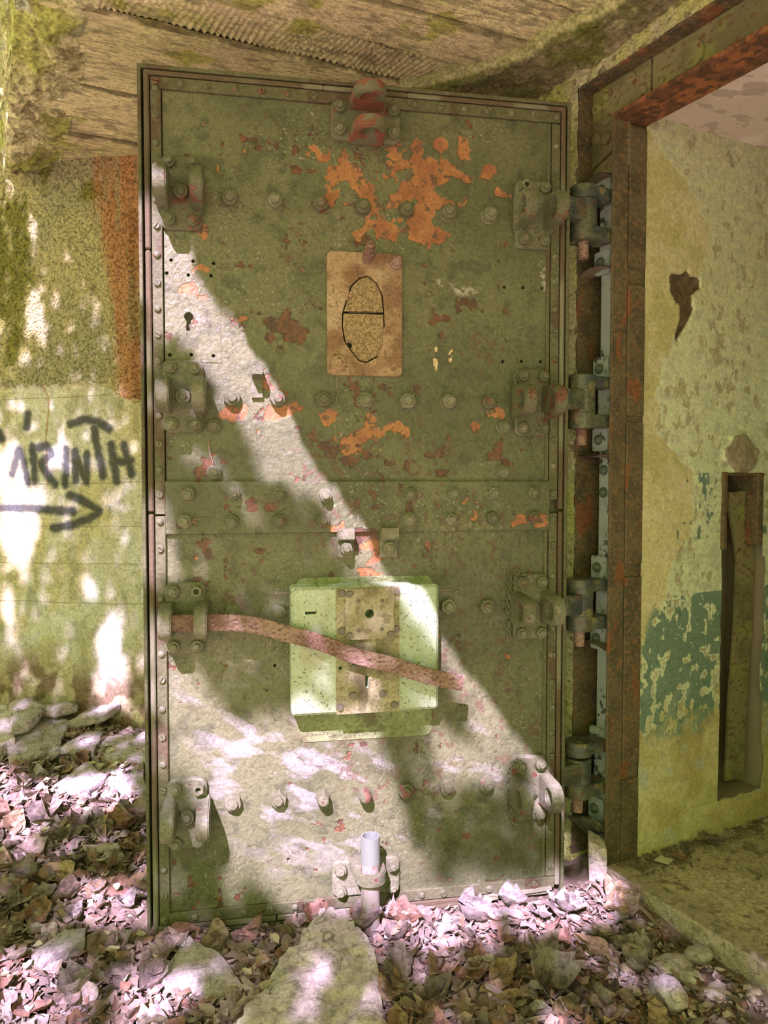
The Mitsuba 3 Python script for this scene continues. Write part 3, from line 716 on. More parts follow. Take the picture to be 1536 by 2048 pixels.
fpart('channel_side', box(-.128, -.09, .115, .13, .06, 1.92, .001), 'm_rust')
fpart('jamb_lip', box(-.008, 0, 0, .052, .07, 2.012), 'm_rust')
for z0, z1 in ((.07, .30), (.34, .84), (.875, 1.245), (1.262, 1.60), (1.645, 2.0)):
    fpart('reveal_strip', box(-.010, .003 if z0 > .1 else .001, .054, .114, z0, z1), 'm_rust')
fpart('reveal_backing', box(-.02, -.006, .05, .12, .06, 2.01), 'm_rust')
fpart('lintel_lip', box(-.008, 1.18, 0, .115, 2.012, 2.024), 'm_lintel', 'orange-rusted lower edge of the lintel')
fpart('opposite_jamb', box(1.10, 1.18, -.004, .115, .06, 2.14), 'm_rust')
fpart('sill', cat([box(-.01, 1.18, -.004, .06, .066, .082, .003), box(-.01, 1.18, -.004, .008, -.05, .08, .003)]), 'm_stone_tan', 'worn steel sill edge along the passage floor')
dome = mikit.ply(lathe([(0, 0), (.0165, 0), (.0165, .004), (.0135, .008), (.006, .0098), (0, .010)], 24), 'm_frame_plate', smooth=35)
RF = np.array([[1, 0, 0, 0], [0, 0, -1, 0], [0, 1, 0, 0], [0, 0, 0, 1.]])   # local z -> -t
for s, z in [(-.072, 2.108), (-.108, 2.086), (-.073, 2.043), (-.109, 2.007), (-.073, 1.966 + .03), (.012, 2.112), (.050, 2.062)]:
    put(f'{FRM}__bolt_head', dome, MF @ trl(s, RB, z) @ RF)
add(f'{FRM}__cover_disc', cyl(.031, .010, 32, .002), 'm_frame_plate', MF @ trl(.204, RB + .002, 2.078) @ RF)
stud = mikit.ply(lathe([(0, 0), (.014, 0), (.0135, .004), (.010, .008), (.004, .0115), (0, .012)], 24), 'm_dome', smooth=40)
for s, z in [(-.086, 1.122), (-.086, 1.062)]: put(f'{FRM}__channel_stud', stud, MF @ trl(s + .012, RB + .004, z) @ RF)
for s, z in [(-.08, .949), (-.079, .9)]: put(f'{FRM}__channel_screw', mikit.ply(cyl(.008, .006, 16, .001), 'm_zinc'), MF @ trl(s + .012, RB + .004, z) @ RF)
# tattered sheet-metal shelves across the channel
for z, c in ((1.642, .012), (1.165, -.006), (.652, .01), (1.876, .014)):
    def sh(a, b, z=z, c=c):
        return a, b, z + c * np.sin((a + .13) * 26) + .006 * nz(np.stack([a, b, 0 * a], -1), 30, 3)
    g1 = grid(sh, np.linspace(-.126, -.010, 14), np.linspace(.0, .05, 5)); g2 = g1.copy(); g2.vertices[:, 2] -= .002; g2.invert()
    fpart('torn_sheet', cat([g1, g2]), 'm_tatter', smooth=True)

# ------------------------------------------------------------------ hinges
tabm = mikit.ply(plate(rrect(.056, .062, .007), 0, .012), 'm_zinc', smooth=30)
kn_top = mikit.ply(cat([cyl(.036, .036, 32, .003), box(0, .080, -.034, .030, .004, .032, .003)]), 'm_hinge', smooth=35)
kn_mid = mikit.ply(cat([cyl(.034, .064, 32, .001), box(-.07, -.005, -.030, .014, .006, .058, .003)]), 'm_hinge', smooth=35)
kn_bot = mikit.ply(cat([cyl(.035, .040, 32, .001), box(0, .080, -.034, .030, .004, .036, .003)]), 'm_hinge', smooth=35)
pin = mikit.ply(lathe([(0, 0), (.013, 0), (.014, .010), (.014, .045), (0, .045)], 20), 'm_bar', smooth=35)
arm = mikit.ply(box(0, .03, -.005, .075, 0, .15, .003), 'm_hinge')
HA = L0 + FW * -.052 + FN * -.052
names = ['topmost hinge, beside the upper row of bolts', 'second hinge from the top', 'third hinge from the top', 'lowest hinge, near the ground']
for (z0, z1, tu, tl), nm in zip(((1.705, 1.845, 1.862, 1.672), (1.228, 1.366, 1.392, 1.203), (.703, .838, .86, .668), (.262, .410, .392, .200)), names):
    h = num('door_hinge')
    tag(h, f'dark greasy steel barrel hinge, the {nm}', 'hinge', 'barrel hinges of the steel door')
    MH = M4(HA, FN, -FW, KZ)
    f = (z1 - z0) / .14
    put(f'{h}__upper_knuckle', kn_top, MH @ trl(0, 0, z1 - .036))
    put(f'{h}__middle_knuckle', kn_mid, MH @ trl(0, 0, z0 + .040))
    put(f'{h}__lower_knuckle', kn_bot, MH @ trl(0, 0, z0))
    put(f'{h}__pin', pin, MH @ trl(0, 0, z0 - .042))
    put(f'{h}__leaf', mikit.ply(box(-.088, -.004, RB - .008, RB + .003, z0 - .005, z1 + .005, .002), 'm_zinc'), MF)
    for zt in (tu, tl):
        put(f'{h}__leaf_tab', tabm, MF @ trl(-.078, RB + .002, zt) @ RF)
        put(f'{h}__leaf_tab_bolt', stud, MF @ trl(-.080, RB - .010, zt) @ RF)
    del f

# ------------------------------------------------------------------ the door leaf
DOOR = 'bunker_door'
tag(DOOR, 'heavy olive-green riveted steel bunker door with rust and flaking paint, standing open on its hinges', 'door', kind='thing')
def dpart(name, mesh, m, label=None, M=MD, smooth=30):
    k = add(f'{DOOR}__{name}', mesh, m, M, smooth)
    if label: labels[k] = {'label': label}
    return k
W, HH = 1.037, 2.0
def circ(x, y, r, n=16): return Polygon([(x + r * math.cos(a), y + r * math.sin(a)) for a in np.arange(n) * 2 * math.pi / n])

dpart('core', box(.010, W - .010, .006, HH - .006, -.12, -.024, .003), 'm_rim')
holes_hi = [circ(*c, .0042) for c in [(.868, 1.541), (.917, 1.542), (.967, 1.543), (.865, 1.358), (.914, 1.36), (.964, 1.36), (.07, 1.567), (.119, 1.567), (.165, 1.564), (.060, 1.537), (.108, 1.535), (.159, 1.536), (.065, 1.351), (.113, 1.353), (.163, 1.352)]]
keyhole = circ(.108, 1.440, .0105, 20).union(Polygon([(.1035, 1.440), (.1125, 1.440), (.1140, 1.408), (.1020, 1.408)]))
vp = rrect(.180, .290, .012, 6, .5175, 1.459)
ov = np.array([(.505, 1.540), (.487, 1.522), (.477, 1.490), (.468, 1.462), (.466, 1.430), (.472, 1.395), (.488, 1.372), (.505, 1.352), (.520, 1.348), (.545, 1.362), (.557, 1.385), (.561, 1.43), (.560, 1.47), (.556, 1.505), (.543, 1.532), (.523, 1.546)])
ovp = Polygon(ov).buffer(.002)
wob = lambda p: p
cut = ovp.buffer(.0028).difference(ovp.buffer(-.0008))
cut = cut.union(Polygon([(.470, 1.458), (.562, 1.461), (.562, 1.465), (.515, 1.462), (.470, 1.463)])).union(circ(.480, 1.384, .007, 7)).union(Polygon([(.468, 1.462), (.478, 1.462), (.478, 1.480), (.474, 1.480), (.474, 1.468), (.468, 1.468)]))
bridge = Polygon([(.548, 1.34), (.60, 1.34), (.60, 1.43), (.550, 1.43)]).union(Polygon([(.46, 1.49), (.49, 1.49), (.487, 1.51), (.46, 1.51)]))
cut = cut.difference(bridge.buffer(0)).union(Polygon([(.552, 1.372), (.5545, 1.371), (.5645, 1.43), (.562, 1.43)]).buffer(0))
up = Polygon([(.054, 1.0), (.986, 1.0), (.986, 1.947), (.054, 1.947)])
for h in holes_hi + [keyhole]: up = up.difference(h)
for g in getattr(cut.buffer(.001), 'geoms', [cut.buffer(.001)]): up = up.difference(g)
up = max(up.geoms, key=lambda g: g.area) if up.geom_type != 'Polygon' else up
dpart('upper_panel', extr(up, .018), 'm_paint', M=MD @ trl(0, 0, -.024), smooth=False)
lo = Polygon([(.052, .042), (.986, .042), (.986, .998), (.052, .998)])
for c in [(.33, .145), (.30, .62)]: lo = lo.difference(circ(*c, .004))
dpart('lower_panel', extr(lo, .018), 'm_paint', M=MD @ trl(0, 0, -.024), smooth=False)
kp = Polygon([(.056, 1.336), (.180, 1.336), (.181, 1.580), (.056, 1.578)])
for h in holes_hi[6:] + [keyhole]: kp = kp.difference(h)
dpart('lock_plate', extr(kp, .0016), 'm_paint', 'thin plate with small holes and a keyhole', MD @ trl(0, 0, -.006))
# rim: outer flange, sealing strip, rivet band on each side
dpart('rim_flange', box(0, .008, -.006, HH, -.05, 0), 'm_rim')
dpart('rim_flange', box(W - .009, W, .0, HH, -.05, 0), 'm_rim')
dpart('rim_flange', box(0, W, HH - .009, HH, -.06, .002), 'm_rim')
dpart('rim_flange', box(.0, .80, -.012, -.002, -.05, .004), 'm_rim')
for v0, v1 in ((.006, .985), (.990, 1.585), (1.588, 1.985)):
    dpart('sealing_strip', box(.014, .026, v0, v1, -.022, .003, .003), 'm_seal')
for v0, v1 in ((.02, .985), (.99, 1.985)):
    dpart('sealing_strip', box(W - .025, W - .013, v0, v1, -.022, .002, .003), 'm_seal')
for u0, u1 in ((.014, .42), (.62, W - .013)): dpart('sealing_strip', box(u0, u1, 1.977, 1.988, -.022, .003, .003), 'm_seal')
dpart('sealing_strip', box(.42, .62, 1.977, 1.988, -.022, .003, .003), 'm_seal')
for u0, u1 in ((.026, .30), (.302, .62), (.622, .99)): dpart('sealing_strip', box(u0, u1, .0, .014, -.022, .004, .003), 'm_seal')
for v0, v1 in ((.016, .98), (.984, 1.945)):
    dpart('rivet_band', box(.029, .052, v0, v1, -.022, .003, .0015), 'm_rim')
    dpart('rivet_band', box(.987, 1.009, v0 + .03, v1, -.022, .001, .0015), 'm_rim')
dpart('rivet_band', box(.029, 1.009, 1.948, 1.974, -.022, .002, .0015), 'm_rim')
dpart('rivet_band', box(.029, 1.009, .016, .044, -.022, .003, .0015), 'm_rim')
dpart('panel_bead', box(.976, .985, .045, .985, -.008, .0005, .002), 'm_rim')
dpart('panel_bead', box(.976, .985, .99, 1.945, -.008, .0005, .002), 'm_rim')
riv = mikit.ply(lathe([(0, -.001), (.0084, -.001), (.0084, .0012), (.0070, .0046), (.0038, .0062), (0, .0068)], 14), 'm_iron', smooth=45)
rslot = mikit.ply(tm(m3.Manifold.cylinder(.0060, .0086, .0070, 20) - m3.Manifold.cube([.03, .0022, .01], True).translate([0, 0, .0075])), 'm_iron', smooth=35)
j = 0
def rivet(u, v, p):
    global j
    j += 1
    put(f'{DOOR}__rivet', rslot if j % 2 else riv, MD @ trl(u, v, p) @ rot([0, 0, 1], (j * 67) % 180))
for v in (.09, .15, .225, .285, .34, .40, .465, .53, .60, .66, .72, .79, .905, .967, 1.03, 1.087, 1.146, 1.21, 1.27, 1.335, 1.395, 1.453, 1.512, 1.575, 1.64, 1.698, 1.76, 1.825, 1.887, 1.946): rivet(.040, v, .003)
for v in (.075, .16, .225, .29, .36, .42, .485, .55, .62, .69, .755, .82, .90, .965, 1.03, 1.10, 1.165, 1.23, 1.30, 1.365, 1.43, 1.49, 1.56, 1.62, 1.69, 1.76, 1.83, 1.89): rivet(.998, v, .001)
for u in (.040, .096, .155, .217, .277, .337, .398, .639, .702, .761, .821, .881, .940, .998): rivet(u, 1.961, .002)
for u in (.040, .11, .165, .225, .285, .345, .405, .66, .715, .775, .835, .895, .955): rivet(u, .030, .003)

# bolts through the leaf
def bolt(r, h, r2, h2, wash=0.):
    ms = [hexa(r, h, wash, .0025), cyl(r2, h2, 16, .002, z=wash + h - .001)]
    if wash: ms.append(cyl(r * 1.12, wash, 20, .0005))
    return cat(ms)
B1 = mikit.ply(bolt(.0190, .018, .0105, .013, .002), 'm_iron', smooth=28)
B2 = mikit.ply(bolt(.0205, .018, .0110, .010), 'm_iron', smooth=28)
B3 = mikit.ply(bolt(.0160, .015, .0088, .012, .0025), 'm_iron', smooth=28)
B4 = mikit.ply(lathe([(0, 0), (.016, 0), (.0165, .004), (.0165, .030), (.013, .040), (.007, .042), (0, .042)], 8), 'm_iron', smooth=28)
BS = mikit.ply(bolt(.0150, .012, .0080, .010, .002), 'm_iron', smooth=28)
HOL = mikit.ply(tm(m3.Manifold.cylinder(.022, .0145, .0135, 6) - m3.Manifold.cylinder(.03, .0065, .0065, 16).translate([0, 0, .004])), 'm_iron', smooth=28)
q = 0
def bolt_at(kind, u, v, p=-.006, name='bolt'):
    global q
    q += 1
    put(f'{DOOR}__{name}', kind, MD @ trl(u, v, p) @ rot([0, 0, 1], (q * 37) % 60) @ rot([1, .3, 0], (q * 13 % 7) - 3))
for u in (.202, .305, .411, .513, .619, .723, .828): bolt_at(B1, u, 1.712)
for i, u in enumerate((.204, .310, .417, .519, .622, .725, .826)): bolt_at(B2 if i in (0, 4) else B1, u, 1.255)
for u, v in ((.163, 1.19), (.163, 1.081), (.865, 1.085), (.866, 1.197)): bolt_at(B3, u, v)
for u, v in ((.203, .752), (.309, .748), (.726, .752), (.825, .749)): bolt_at(B2, u, v)
for i, u in enumerate((.200, .306, .412, .514, .619, .724, .825)): bolt_at(B4 if i in (2, 3) else B2, u, .298)
# riveted strap across the middle
k = dpart('middle_strap', plate(Polygon([(.052, .938), (.987, .938), (.987, 1.061), (.052, 1.061)]), -.006, .006, .0015), 'm_paint', 'flat cross strap with two rows of bolts')
for u, v in [(.104, 1.032), (.207, 1.032), (.313, 1.03), (.421, 1.026), (.627, 1.03), (.734, 1.031), (.836, 1.032), (.938, 1.032), (.096, .969), (.203, .968), (.312, .968), (.415, .967), (.625, .969), (.729, .969), (.833, .971), (.941, .971)]:
    bolt_at(B3, u, v, .006, 'middle_strap__bolt')
tab = Polygon([(.296, .956), (.312, .950), (.328, .960), (.340, .996), (.334, 1.0), (.304, .982)])
dpart('middle_strap__bent_tab', extr(tab, .003), 'm_iron', M=MD @ trl(0, 0, .007))

# eye brackets: base plate, two eye lugs, corner bolts
def lug_poly(r=.037, hole=.0205, reach=.066, foot=.043):
    c = circ(reach, 0, r, 40)
    body = Polygon([(0, -foot), (.012, -foot + .004), (reach, -r), (reach, r), (.012, foot - .004), (0, foot)])
    return c.union(body).difference(Polygon([(reach + .004 + hole * .95 * math.cos(a), hole * math.sin(a)) for a in np.arange(28) * 2 * math.pi / 28]))
def lug_mesh(th=.029, **kw):
    b = .003
    p = lug_poly(**kw)
    man = [extr(p.buffer(-b), th), extr(p, th - 2 * b)]
    man[1].apply_translation([0, 0, b])
    m = tm(sum_m(man))
    # (x = out, y = up, z = across) -> (across, up, out), centred
    v = m.vertices.copy()
    return trimesh.Trimesh(np.c_[-(v[:, 2] - th / 2), v[:, 1], v[:, 0]], m.faces, process=False)
def sum_m(ms):
    out = None
    for m in ms:
        k = m3.Manifold(m3.Mesh(np.asarray(m.vertices, np.float32), np.asarray(m.faces, np.uint32)))
        out = k if out is None else out + k
    return out
LUG = mikit.ply(lug_mesh(), 'm_iron', smooth=30)
LUGR = mikit.ply(lug_mesh(), 'm_redlead', smooth=30)
BASE = mikit.ply(plate(rrect(.090, .166, .016), 0, .016, .004), 'm_iron', smooth=30)
CB_ = mikit.ply(bolt(.0185, .016, .009, .008), 'm_iron', smooth=28)
def bracket(u, v, rotz=0, hollow=(), centre=True, red=False, lugs=(-.0385, .0385)):
    M = MD @ trl(u, v, -.006) @ rot([0, 0, 1], rotz)
    k = put(f'{DOOR}__eye_bracket', BASE, M)
    for x in lugs: put(f'{k}__eye_lug', LUGR if red else LUG, M @ trl(x, 0, .010))
    for i, (x, y) in enumerate(((-.026, .064), (.026, .064), (-.026, -.064), (.026, -.064))):
        put(f'{k}__bolt', HOL if i in hollow else BS, M @ trl(x, y, .016) @ rot([0, 0, 1], i * 17 + u * 100))
    if centre: put(f'{k}__centre_bolt', CB_, M @ trl(0, -.002, .016))
    return k
for v, hol in ((1.716, ()), (1.256, ()), (.743, (1,)), (.281, (1,))): bracket(.095, v, 0, hol)
for v, hol in ((1.717, (0,)), (1.257, ()), (.745, ()), (.283, ())): bracket(.9375, v, 0, hol, centre=(v < .8))
labels[bracket(.520, 1.908, 90, red=True, centre=False)] = {'label': 'upper bracket with eyes bare of paint, red with primer'}
labels[bracket(.519, .092, -90, centre=False, lugs=(-.036,))] = {'label': 'lower bracket whose eye holds the grey pipe'}

# vision plate: tan rusted cover with a cut-out oval
kv = num(f'{DOOR}__vision_cover'); labels[kv] = {'label': 'tan rusted plate with an oval cut in it'}
fr = vp.difference(ovp.buffer(.001))
put(f'{kv}__plate', mikit.ply(extr(vp.difference(ovp.buffer(.0028)).union(bridge.intersection(vp.difference(ovp))), .011), 'm_rustplate', smooth=30), MD @ trl(0, 0, -.006))
uph = ovp.intersection(Polygon([(.4, 1.464), (.6, 1.466), (.6, 1.6), (.4, 1.6)])).buffer(-.0006)
loh = ovp.intersection(Polygon([(.4, 1.3), (.6, 1.3), (.6, 1.4605), (.4, 1.459)])).difference(circ(.480, 1.384, .007, 7)).buffer(-.0006)
put(f'{kv}__slug', mikit.ply(extr(uph, .0095), 'm_grit'), MD @ trl(0, 0, -.006))
put(f'{kv}__slug', mikit.ply(extr(loh, .0100), 'm_grit'), MD @ trl(0, 0, -.006))
put(f'{kv}__spindle', mikit.ply(lathe([(0, 0), (.013, 0), (.013, .03), (.0105, .032), (.012, .04), (.011, .062), (.006, .068), (0, .069)], 20), 'm_bar', smooth=35), MD @ trl(.523, 1.588, .004) @ rot([1, 0, 0], -18))
put(f'{kv}__pivot_bolt', mikit.ply(lathe([(0, 0), (.017, 0), (.017, .012), (.013, .014), (.0125, .026), (.008, .031), (0, .032)], 20), 'm_bar', smooth=35), MD @ trl(.592, 1.584, .004))
put(f'{kv}__pivot_bolt', mikit.ply(bolt(.0190, .013, .0095, .009, .003), 'm_rustplate', smooth=28), MD @ trl(.452, 1.341, .005))

# small hook and the two stop clips
def clip(u0, u1, v0, v1, head, p=-.006, bolt_=True, reach=.034):
    k = num(f'{DOOR}__stop_clip')
    put(f'{k}__foot', mikit.ply(plate(Polygon([(u0, v0), (u1, v0), (u1, v1 - head * .3), (u0, v1 - head * .3)]), p, p + .010, .0015), 'm_iron'), MD)
    put(f'{k}__nose', mikit.ply(tm(m3.Manifold.hull_points(np.array([(u, v, z) for u in (u0 + .001, u1 - .001) for v, z in ((v1, p + .004), (v1, p + reach), (v1 - head * .7, p + reach), (v1 - head, p + .008), (v1 - head, p))]))), 'm_iron', smooth=20), MD)
    if bolt_: put(f'{k}__bolt', B3, MD @ trl((u0 + u1) / 2, v0 + .024, p + .010) @ rot([0, 0, 1], u0 * 300))
clip(.449, .489, .877, .947, .034, .0)
clip(.553, .596, .877, .949, .036, .0)
clip(.250, .276, 1.255, 1.324, .026, -.006, False, .048)
# old plugs welded into the upper panel
for u, v in ((.804, 1.532), (.672, 1.514), (.847, 1.406), (.874, 1.414), (.871, 1.48)):
    add(f'{DOOR}__plug', lathe([(0, 0), (.004, .0002), (.0065, .0022), (.0085, .0020), (.0090, 0)], 18), 'm_paint', MD @ trl(u, v, -.006), smooth=50)

# lock box: pale enamel case with dirty middle plate and cover
kb = num(f'{DOOR}__lock_box'); labels[kb] = {'label': 'pale green enamelled lock box with a dirty olive middle plate'}
bp = rrect(.352, .302, .010, 6, .512, .664)
case = sum_m([plate(bp, -.006, .058, .007)])
for cx, cy, r_ in ((.518, .751, .0115), (.450, .623, .0048), (.567, .797, .0038)): case -= m3.Manifold.cylinder(.05, r_, r_, 20).translate([cx, cy, .012])
for x0, y0, x1, y1 in ((.5092, .5735, .5168, .6025), (.368, .752, .394, .758)): case -= m3.Manifold.cube([x1 - x0, y1 - y0, .05]).translate([x0, y0, .012])
put(f'{kb}__case', mikit.ply(tm(case), 'm_enamel', smooth=40), MD)
put(f'{kb}__old_base', mikit.ply(plate(rrect(.335, .400, .022, 6, .519, .630), -.006, -.0035, .001), 'm_oldgreen', smooth=30), MD)
midp = Polygon([(.440, .514), (.590, .515), (.590, .814), (.440, .811)])
for c in ((.450, .623, .005), (.518, .751, .012)): midp = midp.difference(circ(*c, 20))
slot = Polygon([(.5095, .574), (.5165, .574), (.5165, .602), (.5095, .602)]).buffer(.0008)
midp = midp.difference(slot)
put(f'{kb}__middle_plate', mikit.ply(extr(midp, .0035), 'm_cover'), MD @ trl(0, 0, .058))
cov = Polygon([(.461, .691), (.577, .691), (.575, .712), (.578, .725), (.574, .748), (.576, .770), (.578, .809), (.461, .810)])
cov = cov.difference(circ(.518, .751, .0108, 24)).difference(circ(.567, .797, .004))
put(f'{kb}__cover_plate', mikit.ply(extr(cov, .003), 'm_cover_plate'), MD @ trl(0, 0, .0670))
put(f'{kb}__cover_spacer', mikit.ply(extr(Polygon([(.466, .70), (.572, .70), (.572, .803), (.466, .803)]).difference(circ(.518, .751, .016, 20)), .0056), 'm_cover'), MD @ trl(0, 0, .0614))
scr = mikit.ply(bolt(.0082, .0052, .0042, .0016, .001), 'm_screw', smooth=28)
rvd = mikit.ply(lathe([(0, 0), (.0050, 0), (.0042, .003), (.002, .0042), (0, .0045)], 14), 'm_screw', smooth=45)
for u, v in ((.453, .8), (.453, .712), (.583, .801), (.583, .712), (.481, .624), (.479, .558), (.55, .559), (.449, .532), (.578, .531)): put(f'{kb}__screw', scr, MD @ trl(u, v, .0615) @ rot([0, 0, 1], u * 900))
for u, v in ((.470, .799), (.470, .701), (.568, .701)): put(f'{kb}__screw', scr, MD @ trl(u, v, .0698) @ rot([0, 0, 1], u * 700))
for u, v in ((.491, .781), (.547, .781), (.491, .713), (.547, .714)): put(f'{kb}__rivet', rvd, MD @ trl(u, v, .0698))
for sgn, u, v in ((-1, .337, .800), (1, .687, .797)):
    sc = cat([cyl(.0028, .034, 10), cyl(.0055, .004, 12, .0006, z=.033)])
    put(f'{kb}__side_screw', mikit.ply(sc, 'm_screw', smooth=30), MD @ trl(u, v, .035) @ rot([0, 1, 0], 90 * sgn))
# loose remains of the bottom seal
dpart('hanging_strip', tube([(.62, -.004, .006), (.72, .0, .010), (.82, .004, .008), (.90, .012, .006), (1.0, .016, .004)], .006, 6), 'm_seal')

# ------------------------------------------------------------------ loose things at the door
# bent iron bar lying in the lower left bracket and across the lock box
def bar_mesh(pts, w, t):
    pts = np.array(pts); V = []
    n = len(pts)
    for i in range(n):
        d = pts[min(i + 1, n - 1)] - pts[max(i - 1, 0)]; d /= np.linalg.norm(d)
        nv = np.array([-d[1], d[0], 0]); nv /= np.linalg.norm(nv); o = np.cross(d, nv)
        b = .15
        for a, c in ((-1 + b, -1), (1 - b, -1), (1, -1 + b * 2), (1, 1 - b * 2), (1 - b, 1), (-1 + b, 1), (-1, 1 - b * 2), (-1, -1 + b * 2)): V.append(pts[i] + nv * w / 2 * a + o * t / 2 * c)
    V = np.array(V); F = []
    for i in range(n - 1):
        for k in range(8):
            a, b, c, d = i * 8 + k, i * 8 + (k + 1) % 8, (i + 1) * 8 + (k + 1) % 8, (i + 1) * 8 + k
            F += [(a, b, c), (a, c, d)]
    for k in range(1, 7): F += [(0, k + 1, k), ((n - 1) * 8, (n - 1) * 8 + k, (n - 1) * 8 + k + 1)]
    return trimesh.Trimesh(V, np.array(F), process=False)
ts = np.linspace(0, 1, 40)
kx = [0.062, .14, .209, .255, .309, .40, .469, .586, .66, .738]; ky = [.742, .743, .741, .735, .720, .690, .664, .624, .602, .580]; kp_ = [.066, .068, .070, .074, .078, .083, .086, .090, .092, .094]
us = np.interp(ts, np.linspace(0, 1, 10), kx)
sm = lambda y: np.convolve(np.pad(np.interp(us, kx, y), 3, 'edge'), np.ones(7) / 7, 'valid')
bar = 'iron_bar'
tag(bar, 'bent brown rusty flat bar held in a door bracket, slanting across the pale green box', 'iron bar')
add(f'{bar}__shaft', bar_mesh(np.c_[us, sm(ky), sm(kp_)], .037, .010), 'm_bar', MD, 25)
add(f'{bar}__weld_seam', tube([(.666, .618, .1), (.670, .610, .1005), (.664, .598, .1), (.666, .588, .0995)], .003, 6), 'm_bar', MD)

# grey pipe standing in the lower eye
pp = 'steel_pipe'
tag(pp, 'grey steel pipe standing upright in the eye of the lower bracket', 'pipe')
def ring_tube(r, ri, h): return tm(m3.Manifold.cylinder(h, r, r, 32) - m3.Manifold.cylinder(h + .02, ri, ri, 32).translate([0, 0, -.01]))
MP = trl(*(D0 + DR * .519 + KZ * 0 + DN * .072))
add(f'{pp}__upper_sleeve', ring_tube(.0225, .0185, .064), 'm_pipe', MP @ trl(0, 0, .160 + .0), 30)
add(f'{pp}__weathered_shaft', ring_tube(.0222, .017, .205), 'm_pipe_rust', MP @ trl(0, 0, -.045), 30)

# loose metal strip at the foot of the door
tag(add('loose_metal_strip', bar_mesh([(.58, -.022, .035), (.70, -.019, .038), (.82, -.016, .037), (.92, -.010, .034), (1.03, -.004, .030)], .020, .010), 'm_pipe_rust', MD, 25), 'loose pale weathered strip lying along the foot of the door at the right', 'strip')

# chains hanging from the right brackets
def chain_mesh(pts, r=.0016, L=.016, w=.009):
    pts = np.asarray(pts, float); seglen = np.concatenate([[0], np.cumsum(np.linalg.norm(np.diff(pts, axis=0), axis=1))])
    out = []; d = 0; i = 0
    while d + L * .75 < seglen[-1]:
        c = np.array([np.interp(d + L * .5, seglen, pts[:, k]) for k in range(3)]); c2 = np.array([np.interp(min(d + L * .6, seglen[-1]), seglen, pts[:, k]) for k in range(3)])
        t = c2 - c; t /= np.linalg.norm(t) + 1e-9
        s = np.cross(t, [0, 0, 1.] if i % 2 else [1., .2, 0]); s /= np.linalg.norm(s) + 1e-9
        a = np.linspace(0, 2 * math.pi, 11)
        out.append(tube(c + np.outer(np.cos(a), t) * L / 2 + np.outer(np.sin(a), s) * w / 2, r, 5, False)); d += L * .72; i += 1
    return cat(out)
for pts, lb in (([(.925, .826, .025), (.900, .835, .022), (.884, .822, .010), (.880, .74, .006), (.882, .662, .006)], 'thin rusty chain hanging at the bracket right of the pale green box'),
                ([(.922, .352, .028), (.898, .366, .020), (.886, .345, .008), (.888, .27, .006), (.892, .205, .008), (.91, .19, .02)], 'thin rusty chain hanging at the lowest right bracket'),
                ([(.930, 1.222, .10), (.931, 1.19, .06), (.932, 1.150, .03)], 'short rusty chain hanging from the eye of the second right bracket'),
                ([(.925, 1.321, .03), (.895, 1.330, .020), (.890, 1.31, .012), (.912, 1.292, .02), (.925, 1.285, .03)], 'loop of rusty chain around the bolts of the second right bracket')):
    tag(add('chain', chain_mesh(pts), 'm_iron', MD, 40), lb, 'chain')

for pts, lb in (([(.150, 1.165, .012), (.152, 1.13, .006), (.160, 1.105, .010), (.163, 1.085, .018)], 'thin pale root thread hanging above the bolt over the left end of the strap'),
                ([(.45, 1.325, .012), (.448, 1.30, .004), (.452, 1.27, .006), (.447, 1.245, .003)], 'thin pale thread hanging below the tan plate'),
                ([(.09, .99, .012), (.087, .97, .020), (.12, .972, .012), (.155, .976, .009)], 'thin pale thread across the bolts at the left end of the strap')):
    tag(add('root_thread', tube(pts, .0011, 5), 'm_twig', MD, 40), lb, 'root')

# flat bar hanging in the wall niche
tag(add('niche_bar', bar_mesh([(.545, 1.062, 0), (.548, 1.02, 0), (.558, .978, 0), (.580, .90, 0), (.586, .857, 0), (.580, .66, 0), (.562, .44, 0), (.553, .20, 0)], .080, .012), 'm_frame_plate', M4(L0 - FW * .042, FN, KZ, FW), 25), 'bent dark green flat iron bar standing in the wall niche', 'iron bar')

